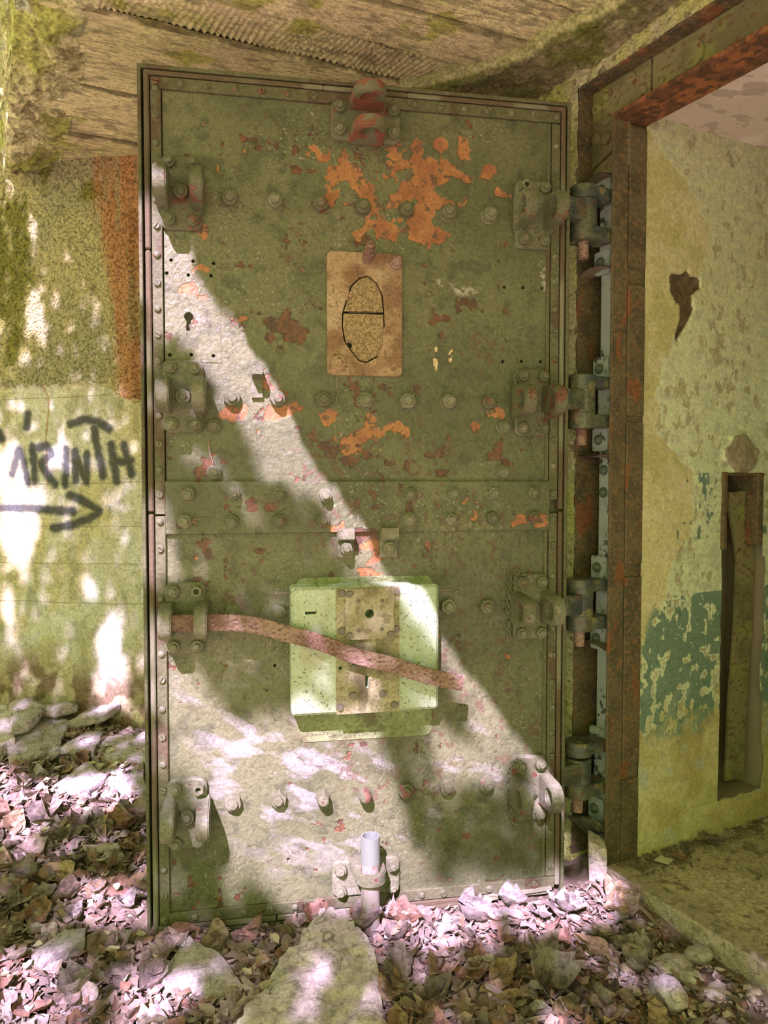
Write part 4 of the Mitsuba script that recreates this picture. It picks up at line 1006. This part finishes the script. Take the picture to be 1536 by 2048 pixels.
# ------------------------------------------------------------------ stones
from scipy.spatial import Delaunay
def rock(outline, zt, th, step=.012, amp=.008, seed=0, tilt=(0, 0)):
    P = Polygon(outline); P = P if P.is_valid else P.buffer(0)
    L = P.exterior.length; n = max(20, int(L / step))
    ring = np.array([P.exterior.interpolate(i / n, True).coords[0] for i in range(n)])
    cx = ring.mean(0)
    ring = ring + (ring - cx) * (nz(np.c_[ring * 1.0, np.zeros(n)], 16, seed) * .25 + .18 * nz(np.c_[ring * 1.0, np.ones(n)], 45, seed))[:, None] * 1.0
    P = Polygon(ring).buffer(0); P = P if P.geom_type == 'Polygon' else max(P.geoms, key=lambda g: g.area)
    inner = P.buffer(-step * .7)
    x0, y0, x1, y1 = P.bounds
    gx, gy = np.meshgrid(np.arange(x0, x1, step), np.arange(y0, y1, step)); g = np.c_[gx.ravel(), gy.ravel()] + rng.uniform(-.2, .2, (gx.size, 2)) * step
    import shapely
    g = g[shapely.contains_xy(inner, g[:, 0], g[:, 1])]
    pts = np.vstack([ring, g]); tri = Delaunay(pts).simplices
    c = pts[tri].mean(1); tri = tri[shapely.contains_xy(P, c[:, 0], c[:, 1])]
    a = pts[tri]; cw = np.cross(a[:, 1] - a[:, 0], a[:, 2] - a[:, 0]) < 0; tri[cw] = tri[cw][:, ::-1]
    q3 = np.c_[pts, np.zeros(len(pts))]
    rid = 1 - np.abs(nz(q3, 22, seed + 5)) * 6 if amp >= .008 else 0
    z = zt + .006 * rid + (pts[:, 0] - cx[0]) * tilt[0] + (pts[:, 1] - cx[1]) * tilt[1] + amp * (nz(q3, 12, seed) + .6 * nz(q3, 40, seed + 1)) * 2
    z[:n] -= .004
    V = [np.c_[pts, z]]; Fs = [tri]; base = len(pts); prev = np.arange(n)
    for kk, (sc, dz) in enumerate(((1.03, .35), (1.0, .75), (.9, 1.0))):
        r = cx + (ring - cx) * sc + .5 * amp * nz(np.c_[ring, np.full(n, kk)], 30, seed + kk)[:, None]
        V.append(np.c_[r, z[:n] - th * dz]); cur = base + np.arange(n); base += n
        nx = np.roll(np.arange(n), -1)
        ccw = Polygon(ring).exterior.is_ccw
        f1, f2 = np.c_[prev, cur, cur[nx]], np.c_[prev, cur[nx], prev[nx]]
        if not ccw: f1, f2 = f1[:, ::-1], f2[:, ::-1]
        Fs += [f1, f2]; prev = cur
    V.append(np.array([[cx[0], cx[1], z[:n].mean() - th]])); nx = np.roll(np.arange(n), -1)
    Fs.append(np.c_[prev, np.full(n, base), prev[nx]] if Polygon(ring).exterior.is_ccw else np.c_[prev[nx], np.full(n, base), prev])
    return trimesh.Trimesh(np.vstack(V), np.vstack(Fs), process=False)
STONES = []
def stone(outline, zt, th, m, label, seed, tilt=(0, 0), amp=.006, step=.012, name='stone_slab', catg='stone'):
    STONES.append(Polygon(outline).buffer(.01))
    zt = max(zt, max(float(H(*p)) for p in outline) * .4 + float(H(*np.mean(outline, 0))) * .6 + .014) if seed > 103 and seed < 120 else zt
    tag(add(name, rock(outline, zt, th, step, amp, seed, tilt), m, smooth=24), label, catg)
BIGS = [(-.094, 1.800), (-.150, 1.800), (-.230, 1.594), (-.288, 1.40), (-.30, 1.30), (.02, 1.28), (.010, 1.423), (-.004, 1.506), (-.020, 1.637), (-.066, 1.731)]
stone(BIGS, .060, .075, 'm_stone_big', 'large pale mossy triangular stone slab in the foreground, pointing at the pipe', 101, (0, .03), .008, .010)
stone([(-.446, 1.706), (-.47, 1.575), (-.358, 1.535), (-.30, 1.559), (-.35, 1.633)], .056, .05, 'm_stone_pale', 'whitish half buried stone between the door corner and the large slab', 102, (0, .10))
stone([(-.775, 1.640), (-.735, 1.730), (-.685, 1.725), (-.672, 1.682), (-.74, 1.600)], .066, .03, 'm_stone_grey', 'pale grey-green triangular stone at the left, in front of the door corner', 103, (.1, .0), .004)
stone([(-1.242, 2.538), (-1.334, 2.70), (-1.300, 2.74), (-1.19, 2.668), (-1.195, 2.563)], .30, .035, 'm_stone_grey', 'small grey-green slab lying on the larger slab below the wall at the left', 104, (.05, .22), .004)
stone([(-1.196, 2.424), (-1.281, 2.60), (-1.206, 2.72), (-1.108, 2.68), (-1.067, 2.49)], .235, .04, 'm_stone_grey', 'large flat grey-green slab lying against the wall at the left', 105, (.0, .20), .004)
stone([(-1.105, 2.655), (-1.051, 2.75), (-.93, 2.70), (-.96, 2.64)], .285, .03, 'm_stone_grey', 'thin slab leaning at the foot of the wall right of the mossy stone', 106, (.25, .12), .003)
stone([(-1.076, 2.499), (-1.03, 2.615), (-.97, 2.615), (-.935, 2.455)], .215, .03, 'm_stone_grey', 'flat green-grey slab in the middle of the stones left of the door', 107, (.05, .10), .004)
stone([(-.97, 2.60), (-.80, 2.64), (-.74, 2.434), (-.903, 2.455)], .215, .035, 'm_stone_pale', 'broad pale slab lying beside the door at the left, upper one', 108, (.02, .12), .005)  # paler stone here and on both sunny slabs below paints in the sunlight
stone([(-1.001, 2.286), (-.955, 2.43), (-.855, 2.34), (-.881, 2.268)], .185, .03, 'm_stone_pale', 'white pointed slab lying in the sun on the leaves left of the door', 109, (.0, .16), .003)
stone([(-.926, 2.398), (-.779, 2.449), (-.718, 2.275), (-.80, 2.268)], .175, .03, 'm_stone_pale', 'pale slab lying in the sun beside the door, lower one', 110, (.05, .16), .004)
stone([(-1.23, 2.69), (-1.14, 2.74), (-1.08, 2.70), (-1.15, 2.646)], .30, .025, 'm_stone_grey', 'small mossy stone at the foot of the left wall', 111, (0, .1), .004)
stone([(-1.407, 2.70), (-1.36, 2.74), (-1.226, 2.523), (-1.26, 2.431), (-1.36, 2.45)], .265, .05, 'm_stone_big', 'mossy stone at the left border below the wall', 112, (-.1, .2), .008)
# pebbles and small rocks by the threshold
ico = trimesh.creation.icosphere(3)
def pebble(x, y, rx, ry, rz, yaw, m, label=None, group=None, seed=0, sub=.15, name='pebble', rough=.12, key=None):
    v = ico.vertices * (1 + rough * 2 * nz(ico.vertices + seed, 1.6, seed)[:, None] + rough * .6 * nz(ico.vertices + seed, 5, seed + 3)[:, None])
    z = float(H(x, y)) + rz * (1 - sub * 2)
    k = add(name, trimesh.Trimesh(v * [rx, ry, rz], ico.faces, process=False), m, trl(x, y, z) @ rot([0, 0, 1], yaw) @ rot([1, 0, 0], rng.uniform(-12, 12)), smooth=True)
    tag(k, label, 'pebble' if name == 'pebble' else 'stone', group)
pebble(.560, 1.680, .034, .024, .018, 105, 'm_stone_tan', 'oval yellowish flat pebble below the right end of the door', seed=3, rough=.10)
pebble(.515, 1.765, .022, .015, .012, 130, 'm_stone_tan', 'small oval tan pebble near the lowest hinge', seed=4, rough=.06)
pebble(.700, 1.672, .034, .023, .018, 15, 'm_stone_grey', 'smooth grey-green pebble at the sill edge', seed=5, rough=.05)
pebble(.628, 1.640, .050, .034, .016, 20, 'm_stone_pale', 'flat pale grey rock between the yellowish pebble and the sill', seed=6, name='rock', rough=.25)
pebble(.585, 1.535, .030, .048, .030, 10, 'm_stone_pale', 'angular pale rock at the lower right of the leaf litter', seed=7, name='rock', rough=.3)
pebble(.690, 1.560, .030, .020, .014, 30, 'm_stone_pale', 'pinkish grey angular stone at the bottom right below the sill', seed=8, name='rock', rough=.25)
pebble(.650, 1.60, .022, .030, .016, 60, 'm_stone_pale', 'pale angular stone above the pinkish stone at the bottom right', seed=9, name='rock', rough=.25)
pebble(.525, 1.63, .016, .012, .010, 60, 'm_stone_tan', 'round tan pebble left of the angular pale rock', seed=10)
pebble(.30, 1.835, .040, .022, .016, 0, 'm_stone_pale', 'pale rounded stone beside the foot of the pipe', seed=11, rough=.15)
for i in range(120):
    if i < 80: x, y = rng.uniform(.30, .80), rng.uniform(1.50, 1.92)
    else: x, y = rng.uniform(-1.0, .3), rng.uniform(1.42, 1.75)
    if (x - L0[0]) * FN[0] + (y - L0[1]) * FN[1] > -.02 or Polygon(BIGS).buffer(.02).contains(Point(x, y)): continue
    r = rng.uniform(.004, .012)
    left = x < .3
    pebble(x, y, r * 1.3, r, r * .7, rng.uniform(0, 180), ['m_stone_pale', 'm_stone_tan', 'm_stone_grey'][i % 3], 'small pebble among the leaves in front of the door' if left else 'small pebble in the gravel beside the passage sill', 'small pebbles in front of the door' if left else 'small pebbles by the sill', seed=20 + i)

# ------------------------------------------------------------------ leaves
def leaf_mesh(seed, L=1.0, wd=.36, curl=.25, roll=.35, nx=7, ny=9):
    r = np.random.default_rng(seed)
    t = np.linspace(0, 1, ny); w = wd * np.sin(math.pi * np.clip(t, 0, 1) ** .75) ** .8 * (1 + .12 * r.standard_normal(ny)); w[0], w[-1] = .012, .006
    a = np.linspace(-1, 1, nx)
    V = []
    ph = r.uniform(0, 6, 4)
    for i in range(ny):
        for k in a:
            x = k * w[i]; y = t[i] - .5
            z = roll * abs(k) ** 1.5 * w[i] + curl * (y ** 2) * 1.6 + .05 * math.sin(9 * y + ph[0] + 3 * k) + .04 * math.sin(14 * k + ph[1] + 5 * y) * abs(k) + r.normal(0, .012)
            ang = roll * 1.2 * k
            V.append((x * math.cos(ang * .5) + .08 * math.sin(3 * y + ph[2]), y, z))
    V = np.array(V) * L
    F = []
    for i in range(ny - 1):
        for k in range(nx - 1):
            p = i * nx + k
            F += [(p, p + 1, p + nx + 1), (p, p + nx + 1, p + nx)]
    n = len(V); V2 = np.vstack([V, V - [0, 0, .006 * L]])
    F = np.array(F); stalk = tube([(0, -.5 * L, V[3][2]), (.02 * L, -.62 * L, V[3][2] + .03 * L), (.05 * L, -.72 * L, V[3][2] + .02 * L)], .009 * L, 4)
    return cat([trimesh.Trimesh(V, F, process=False), stalk])
LEAFS = [mikit.ply(leaf_mesh(200 + i, 1., [.36, .42, .30, .46][i % 4], [.2, .5, -.3, .8, .1][i % 5], [.3, .7, .15, 1.1][i % 4]), f'm_leaf_{i % 7}', smooth=True) for i in range(28)]
CNAMES = ['brown', 'tan', 'dark grey-brown', 'greyish', 'red-brown', 'ochre', 'pale beige']
door_line = lambda x: D0[1] + (x - D0[0]) * math.tan(TH)
def ok_spot(x, y, mar=.0):
    if (x - L0[0]) * FN[0] + (y - L0[1]) * FN[1] > -.035: return False
    if (x - A0[0]) * LN[0] + (y - A0[1]) * LN[1] < .03: return False
    if x > -.60 and y > door_line(x) - .03: return x > .49 and y < 1.93 and False
    return True
def normal_tilt(x, y):
    e = .02; gx, gy = (float(H(x + e, y)) - float(H(x - e, y))) / (2 * e), (float(H(x, y + e)) - float(H(x, y - e))) / (2 * e)
    n = np.array([-gx, -gy, 1]); n /= np.linalg.norm(n); a = np.cross([0, 1, 0], n); a /= np.linalg.norm(a)
    m = np.eye(4); m[:3, 0], m[:3, 1], m[:3, 2] = a, np.cross(n, a), n
    return m
def put_leaf(x, y, size, yaw, kind, dz=.01, tx=0, ty=0, label=None, group=None):
    M = trl(x, y, float(H(x, y)) + dz) @ normal_tilt(x, y) @ rot([0, 0, 1], yaw) @ rot([1, 0, 0], tx) @ rot([0, 1, 0], ty) @ np.diag([size, size, size, 1])
    tag(put('dead_leaf', LEAFS[kind], M), label, 'leaf', group)
SPECIAL = [(.328, 1.550, .13, 10, 3, .030, 18, 0, 'large grey-brown ribbed leaf standing up in front of the door at the lower right'), (.455, 1.655, .085, 60, 5, .03, 25, 20, 'bright ochre-brown curled leaf left of the yellowish pebble'),
           (.352, 1.505, .085, 5, 12, .025, 20, 30, 'twisted ochre leaf standing on edge below the ribbed leaf'), (.449, 1.858, .10, 70, 6, .025, 10, 0, 'pale beige leaf leaning at the right foot of the door'),
           (-.735, 1.975, .12, 80, 6, .035, -10, 0, 'large pale leaf lying in the sun left of the lower door bracket'), (-.70, 2.14, .11, 110, 13, .03, 10, 0, 'broad pale beige leaf above the large pale leaf at the left'),
           (-.655, 1.88, .09, 30, 4, .02, 10, 10, 'red-brown leaf lying near the lower left door edge'), (.03, 1.62, .09, 20, 9, .025, 25, 0, 'dark leaf leaning at the right side of the large slab'),
           (.12, 1.585, .10, 140, 5, .03, 20, 10, 'ochre crumpled leaf right of the large slab'), (-.17, 1.80, .08, 15, 11, .03, 15, 0, 'small red-brown leaf at the left edge of the slab tip'),
           (.40, 1.70, .085, 140, 18, .02, 10, 15, 'red-brown leaf on the gravel under the loose strip'), (-.55, 1.60, .10, 50, 2, .025, 15, 0, 'dark grey-brown leaf in front of the door corner')]
for x, y, s, yaw, kd, dz, tx, ty, lb in SPECIAL: put_leaf(x, y, s, yaw, kd, dz, tx, ty, lb)
cnt = 0
while cnt < 286:
    if rng.random() < .52: x, y = rng.uniform(-1.35, -.56), rng.uniform(1.45, 2.62)
    else: x, y = rng.uniform(-.62, .66), rng.uniform(1.42, 2.0)
    if not ok_spot(x, y) or Polygon(BIGS).contains(Point(x, y)): continue
    if abs(x) > .56 * y + .06: continue
    if any(g.contains(Point(x, y)) for g in STONES) or (y > 2.2 and rng.random() < .5): continue
    kd = int(rng.integers(0, 28)); s = rng.uniform(.045, .095) * (1.0 if x < .25 or rng.random() < .6 else .6)
    if x < -.56: zone = 'just below the stone slabs at the wall' if y > 2.12 else ('beside the lower left edge of the door' if y > 1.8 else 'in the bottom left corner')
    elif x < -.1: zone = 'between the door foot and the whitish stone' if y > 1.66 else 'left of the large slab'
    else: zone = 'right of the large slab' if x < .2 else ('in front of the right half of the door' if x < .44 else 'in the gravel by the passage sill')
    big = 'large' if s > .08 else ('small' if s < .058 else 'middling')
    cn = CNAMES[kd % 7]
    put_leaf(x, y, s, rng.uniform(0, 360), kd, rng.uniform(.006, .018), rng.uniform(-20, 20), rng.uniform(-20, 20), f'{big} dry {cn} leaf {zone}', f'{big} {cn} dead leaves {zone}')
    cnt += 1
# pale round petals / seed wings
PET = [mikit.ply(leaf_mesh(300 + i, 1., .5, .6, .8, 5, 5), 'm_petal', smooth=True) for i in range(4)]
c = 0
while c < 60:
    x, y = rng.uniform(-1.2, -.25), rng.uniform(1.45, 2.5)
    if not ok_spot(x, y): continue
    s = rng.uniform(.018, .034)
    tag(put('seed_wing', PET[c % 4], trl(x, y, float(H(x, y)) + .022) @ rot([0, 0, 1], rng.uniform(0, 360)) @ rot([1, 0, 0], rng.uniform(-30, 30)) @ np.diag([s, s, s, 1])), 'small pale yellowish seed wing on the leaf litter', 'seed wing', 'pale seed wings on the litter')
    c += 1
# crumbled litter: uncountable bits
N = 15000
gx = np.where(rng.random(N) < .5, rng.uniform(-1.6, -.52, N), rng.uniform(-.7, .85, N)); gy = np.where(gx < -.55, rng.uniform(1.38, 2.75, N), rng.uniform(1.38, 2.02, N))
okm = np.array([ok_spot(a, b) or (a > .47 and a < .56 and b < 1.95 and b > 1.8) for a, b in zip(gx, gy)]); gx, gy = gx[okm], gy[okm]; n = len(gx)
gz = H(gx, gy) + rng.uniform(.0, .016, n)
sz = rng.uniform(.004, .019, n) * np.where(gx > .35, .6, 1.)
yaw, tx, ty = rng.uniform(0, 6.28, n), rng.normal(0, .5, n), rng.normal(0, .5, n)
local = np.array([(-1, -.5, .1), (-.2, -.75, -.1), (.9, -.4, .25), (1.1, .4, .0), (.1, .8, .25), (-.9, .5, -.1), (0, 0, .3)])
v = np.repeat(local[None], n, 0) * (1 + .35 * rng.standard_normal((n, 7, 3))) * sz[:, None, None]
def R2(a, b, ang):
    ca, sa = np.cos(ang)[:, None], np.sin(ang)[:, None]; x, y = v[..., a].copy(), v[..., b].copy(); v[..., a], v[..., b] = ca * x - sa * y, sa * x + ca * y
R2(1, 2, tx); R2(0, 2, ty); R2(0, 1, yaw)
v += np.stack([gx, gy, gz], -1)[:, None]
tri = np.array([(6, 0, 1), (6, 1, 2), (6, 2, 3), (6, 3, 4), (6, 4, 5), (6, 5, 0)])
pal = np.array([(.25, .198, .145), (.33, .265, .20), (.18, .145, .108), (.385, .315, .25), (.29, .18, .12), (.42, .37, .30), (.225, .19, .15)])
col = pal[rng.integers(0, 7, n)] * rng.uniform(.75, 1.2, (n, 1))
tag(add('leaf_litter', trimesh.Trimesh(v.reshape(-1, 3), (tri[None] + np.arange(n)[:, None, None] * 7).reshape(-1, 3), process=False), 'm_litter', color=np.repeat(col, 7, 0)), 'crumbled brown leaf fragments covering the ground', 'leaf litter', kind='stuff')
# twigs
for i, (x, y, L, yaw, r, lb) in enumerate([(-1.02, 2.02, .16, 35, .010, 'thick pale broken stick on the leaves at the far left'), (.47, 1.80, .13, -30, .004, 'thin twig below the lowest hinge'), (.66, 1.57, .12, -35, .006, 'grey stick by the pale rock at the lower right'), (-.30, 1.80, .10, 100, .004, 'short twig under the door foot'), (-.35, 1.82, .12, 30, .003, 'thin twig leaning at the lower rim of the door'), (.62, 1.81, .12, -62, .006, 'brown splinter of wood along the sill'), (.545, 1.90, .10, -70, .005, 'splinter of wood against the sill near the lowest hinge')]):
    a = math.radians(yaw); d = np.array([math.cos(a), math.sin(a), 0.]); p0 = np.array([x, y, float(H(x, y)) + .014])
    pts = [p0 + d * L * (t - .5) + np.array([0, 0, .006 * math.sin(7 * t + i)]) + np.array([-d[1], d[0], 0]) * .006 * math.sin(5 * t + i) for t in np.linspace(0, 1, 7)]
    tag(add('twig', tube(pts, np.linspace(r, r * .7, 7), 7), 'm_twig', smooth=40), lb, 'twig')

# rubble in the foot of the hinge channel and at the passage corner
MZ = MF @ trl(-.07, .0, .16)
tag(add('broken_plate', plate(Polygon([(-.05, -.03), (.05, -.045), (.055, .02), (-.03, .04)]), 0, .008, .002), 'm_hinge', MZ @ rot([1, .3, 0], -50)), 'dark blue-grey broken plate lodged below the lowest hinge', 'metal plate')
stone([(.535, 1.97), (.575, 1.945), (.580, 1.99), (.545, 2.02)], .155, .12, 'm_stone_big', 'green mossy stone standing in the foot of the hinge channel', 131, (-.2, .2), .006)
tag(add('paper_scrap', plate(Polygon([(-.02, -.014), (.016, -.018), (.022, .012), (-.012, .02)]), 0, .002, .0005), 'm_petal', MF @ trl(.055, .15, .088) @ rot([0, 0, 1], 30)), 'white scrap on the passage floor near the jamb', 'scrap')
put_f = [(.03, .28, .07, 40, 2, 'dark dead leaf on the passage floor at the foot of the wall'), (.06, .20, .05, 120, 4, 'small dark leaf on the passage floor near the white scrap'), (.035, .36, .08, 80, 16, 'grey dead leaf further in on the passage floor')]
for s, t, L, yaw, kd, lb in put_f:
    tag(put('dead_leaf', LEAFS[kd], MF @ trl(s, t, .088) @ rot([0, 0, 1], yaw) @ np.diag([L, L, L * .6, 1])), lb, 'leaf')
N = 500; ms = []
for i in range(N):
    s = abs(rng.normal(0, .05)); t = rng.uniform(.06, 1.0) if i % 2 else rng.uniform(.03, .25)
    b = box(-.5, .5, -.5, .5, -.5, .5, .2); b.vertices = b.vertices * rng.uniform(.4, 1.2, 3) * rng.uniform(.002, .007); b.apply_transform(rot(rng.normal(size=3), rng.uniform(0, 360))); b.apply_translation([s, t, .082]); ms.append(b)
tag(add('floor_debris', cat(ms), 'm_soil', MF), 'dark crumbs along the foot of the passage wall', 'debris', kind='stuff')

# ------------------------------------------------------------------ tree over the entrance, outside the frame: it dapples the sun
GAPS = [
   [(-0.218, 3.496), (-0.169, 3.428), (-0.131, 3.366), (-0.104, 3.28), (-0.064, 3.266), (-0.01, 3.211), (0.081, 3.118), (0.133, 3.036), (0.185, 2.953), (0.234, 2.845), (0.325, 2.704), (0.399, 2.581), (0.466, 2.341), (0.376, 2.331), (0.336, 2.353), (0.29, 2.554), (0.199, 2.673), (0.1, 2.816), (0.063, 2.914), (-0.025, 2.927), (-0.06, 2.943), (-0.057, 3.012), (-0.071, 3.076), (-0.118, 3.112), (-0.144, 3.195), (-0.207, 3.22), (-0.232, 3.274), (-0.257, 3.311)],
   [(-0.361, 2.486), (-0.315, 2.372), (-0.273, 2.313), (-0.145, 2.341), (-0.059, 2.316), (0.083, 2.327), (0.068, 2.222), (0.09, 2.126), (0.114, 1.942), (-0.118, 1.91), (-0.23, 1.925), (-0.295, 1.992), (-0.331, 2.084), (-0.345, 2.176), (-0.403, 2.263)],
   [(-0.343, 2.77), (-0.305, 2.776), (-0.316, 2.651), (-0.365, 2.644)],
   [(0.227, 2.326), (0.378, 2.343), (0.374, 2.255), (0.234, 2.24)],
   [(0.464, 2.265), (0.53, 2.273), (0.518, 2.207), (0.452, 2.2)],
   [(0.044, 1.955), (0.45, 1.989), (0.437, 1.923), (0.032, 1.891)],
   [(-0.866, 4.849), (-0.815, 4.794), (-0.834, 4.753), (-0.862, 4.772)],
   [(-0.919, 4.611), (-0.894, 4.528), (-0.858, 4.404), (-0.894, 4.339), (-0.936, 4.389)],
   [(-1.062, 4.503), (-1.004, 4.467), (-1.023, 4.434), (-1.072, 4.458)],
   [(-1.146, 4.028), (-1.092, 4.072), (-1.073, 4.01), (-1.067, 3.894), (-1.021, 3.807), (-1.066, 3.703), (-1.139, 3.567), (-1.193, 3.617), (-1.248, 3.668), (-1.179, 3.979)],
   [(-0.93, 4.029), (-0.89, 4.019), (-0.894, 3.907), (-0.941, 3.882), (-0.98, 3.948)],
   [(-0.94, 3.505), (-0.89, 3.494), (-0.895, 3.421), (-0.957, 3.424)],
   [(-0.858, 3.357), (-0.807, 3.356), (-0.836, 2.981), (-0.955, 3.001), (-0.93, 3.166), (-0.93, 3.259)],
   [(-1.264, 3.497), (-1.211, 3.486), (-1.259, 3.323), (-1.31, 3.294)],
   [(-1.248, 2.632), (-1.129, 2.589), (-0.95, 2.36), (-0.923, 2.14), (-1.017, 2.169)],
   [(-1.012, 2.469), (-0.771, 2.589), (-0.683, 2.36), (-0.792, 2.292), (-0.935, 2.326)],
   [(-0.789, 1.983), (-0.687, 2.008), (-0.545, 1.913), (-0.518, 1.828), (-0.669, 1.807)],
   [(-0.864, 1.733), (-0.713, 1.697), (-0.617, 1.565), (-0.599, 1.495), (-0.746, 1.495)],
   [(-0.574, 1.679), (-0.386, 1.628), (-0.35, 1.565), (-0.423, 1.495), (-0.511, 1.495)],
   [(-0.029, 1.919), (0.294, 1.896), (0.275, 1.771), (0.109, 1.715), (-0.003, 1.791)],
   [(0.355, 1.965), (0.622, 2.04), (0.584, 1.874), (0.39, 1.771), (0.304, 1.811)],
   [(-0.209, 1.58), (-0.066, 1.628), (-0.061, 1.495), (-0.217, 1.495)],
]
from shapely import union_all, contains_xy
gap = union_all([Polygon(g).buffer(0).buffer(.035 if i == 0 else (.03 if i < 6 else .006)) for i, g in enumerate(GAPS[:-1])])
N = 26000
GX, GY, GZ = rng.uniform(-1.9, 1.2, N), rng.uniform(1.2, 5.4, N), rng.uniform(2.9, 4.7, N)
k = ~contains_xy(gap, GX, GY); GX, GY, GZ = GX[k], GY[k], GZ[k]; n = len(GX)
P = np.stack([GX + GZ * SUN[0], GY + GZ * SUN[1], GZ], -1)
lf = np.array([(0, -.5, 0), (.28, -.1, .05), (.22, .25, .02), (0, .5, -.05), (-.22, .25, .02), (-.28, -.1, .05)])
v = np.repeat(lf[None], n, 0) * rng.uniform(.055, .095, n)[:, None, None]
yaw, tx, ty = rng.uniform(0, 6.28, n), rng.normal(.6, .5, n), rng.normal(0, .5, n)
R2(1, 2, tx); R2(0, 2, ty); R2(0, 1, yaw)
v += P[:, None]
tri = np.array([(0, 1, 5), (1, 2, 5), (2, 4, 5), (2, 3, 4)])
tag('tree', 'leafy tree outside the picture whose crown dapples the sunlight', 'tree')
kf = add('tree__foliage', trimesh.Trimesh(v.reshape(-1, 3), (tri[None] + np.arange(n)[:, None, None] * 6).reshape(-1, 3), process=False), 'm_foliage', smooth=False)
labels[kf] = {'kind': 'stuff'}
add('tree__trunk', tube([(-3.2, -3.4, -.1), (-3.15, -3.3, 1.5), (-2.9, -3.0, 3.0), (-2.7, -3.2, 4.4), (-2.6, -3.6, 5.2)], [.16, .13, .11, .08, .04], 10), 'm_bark')
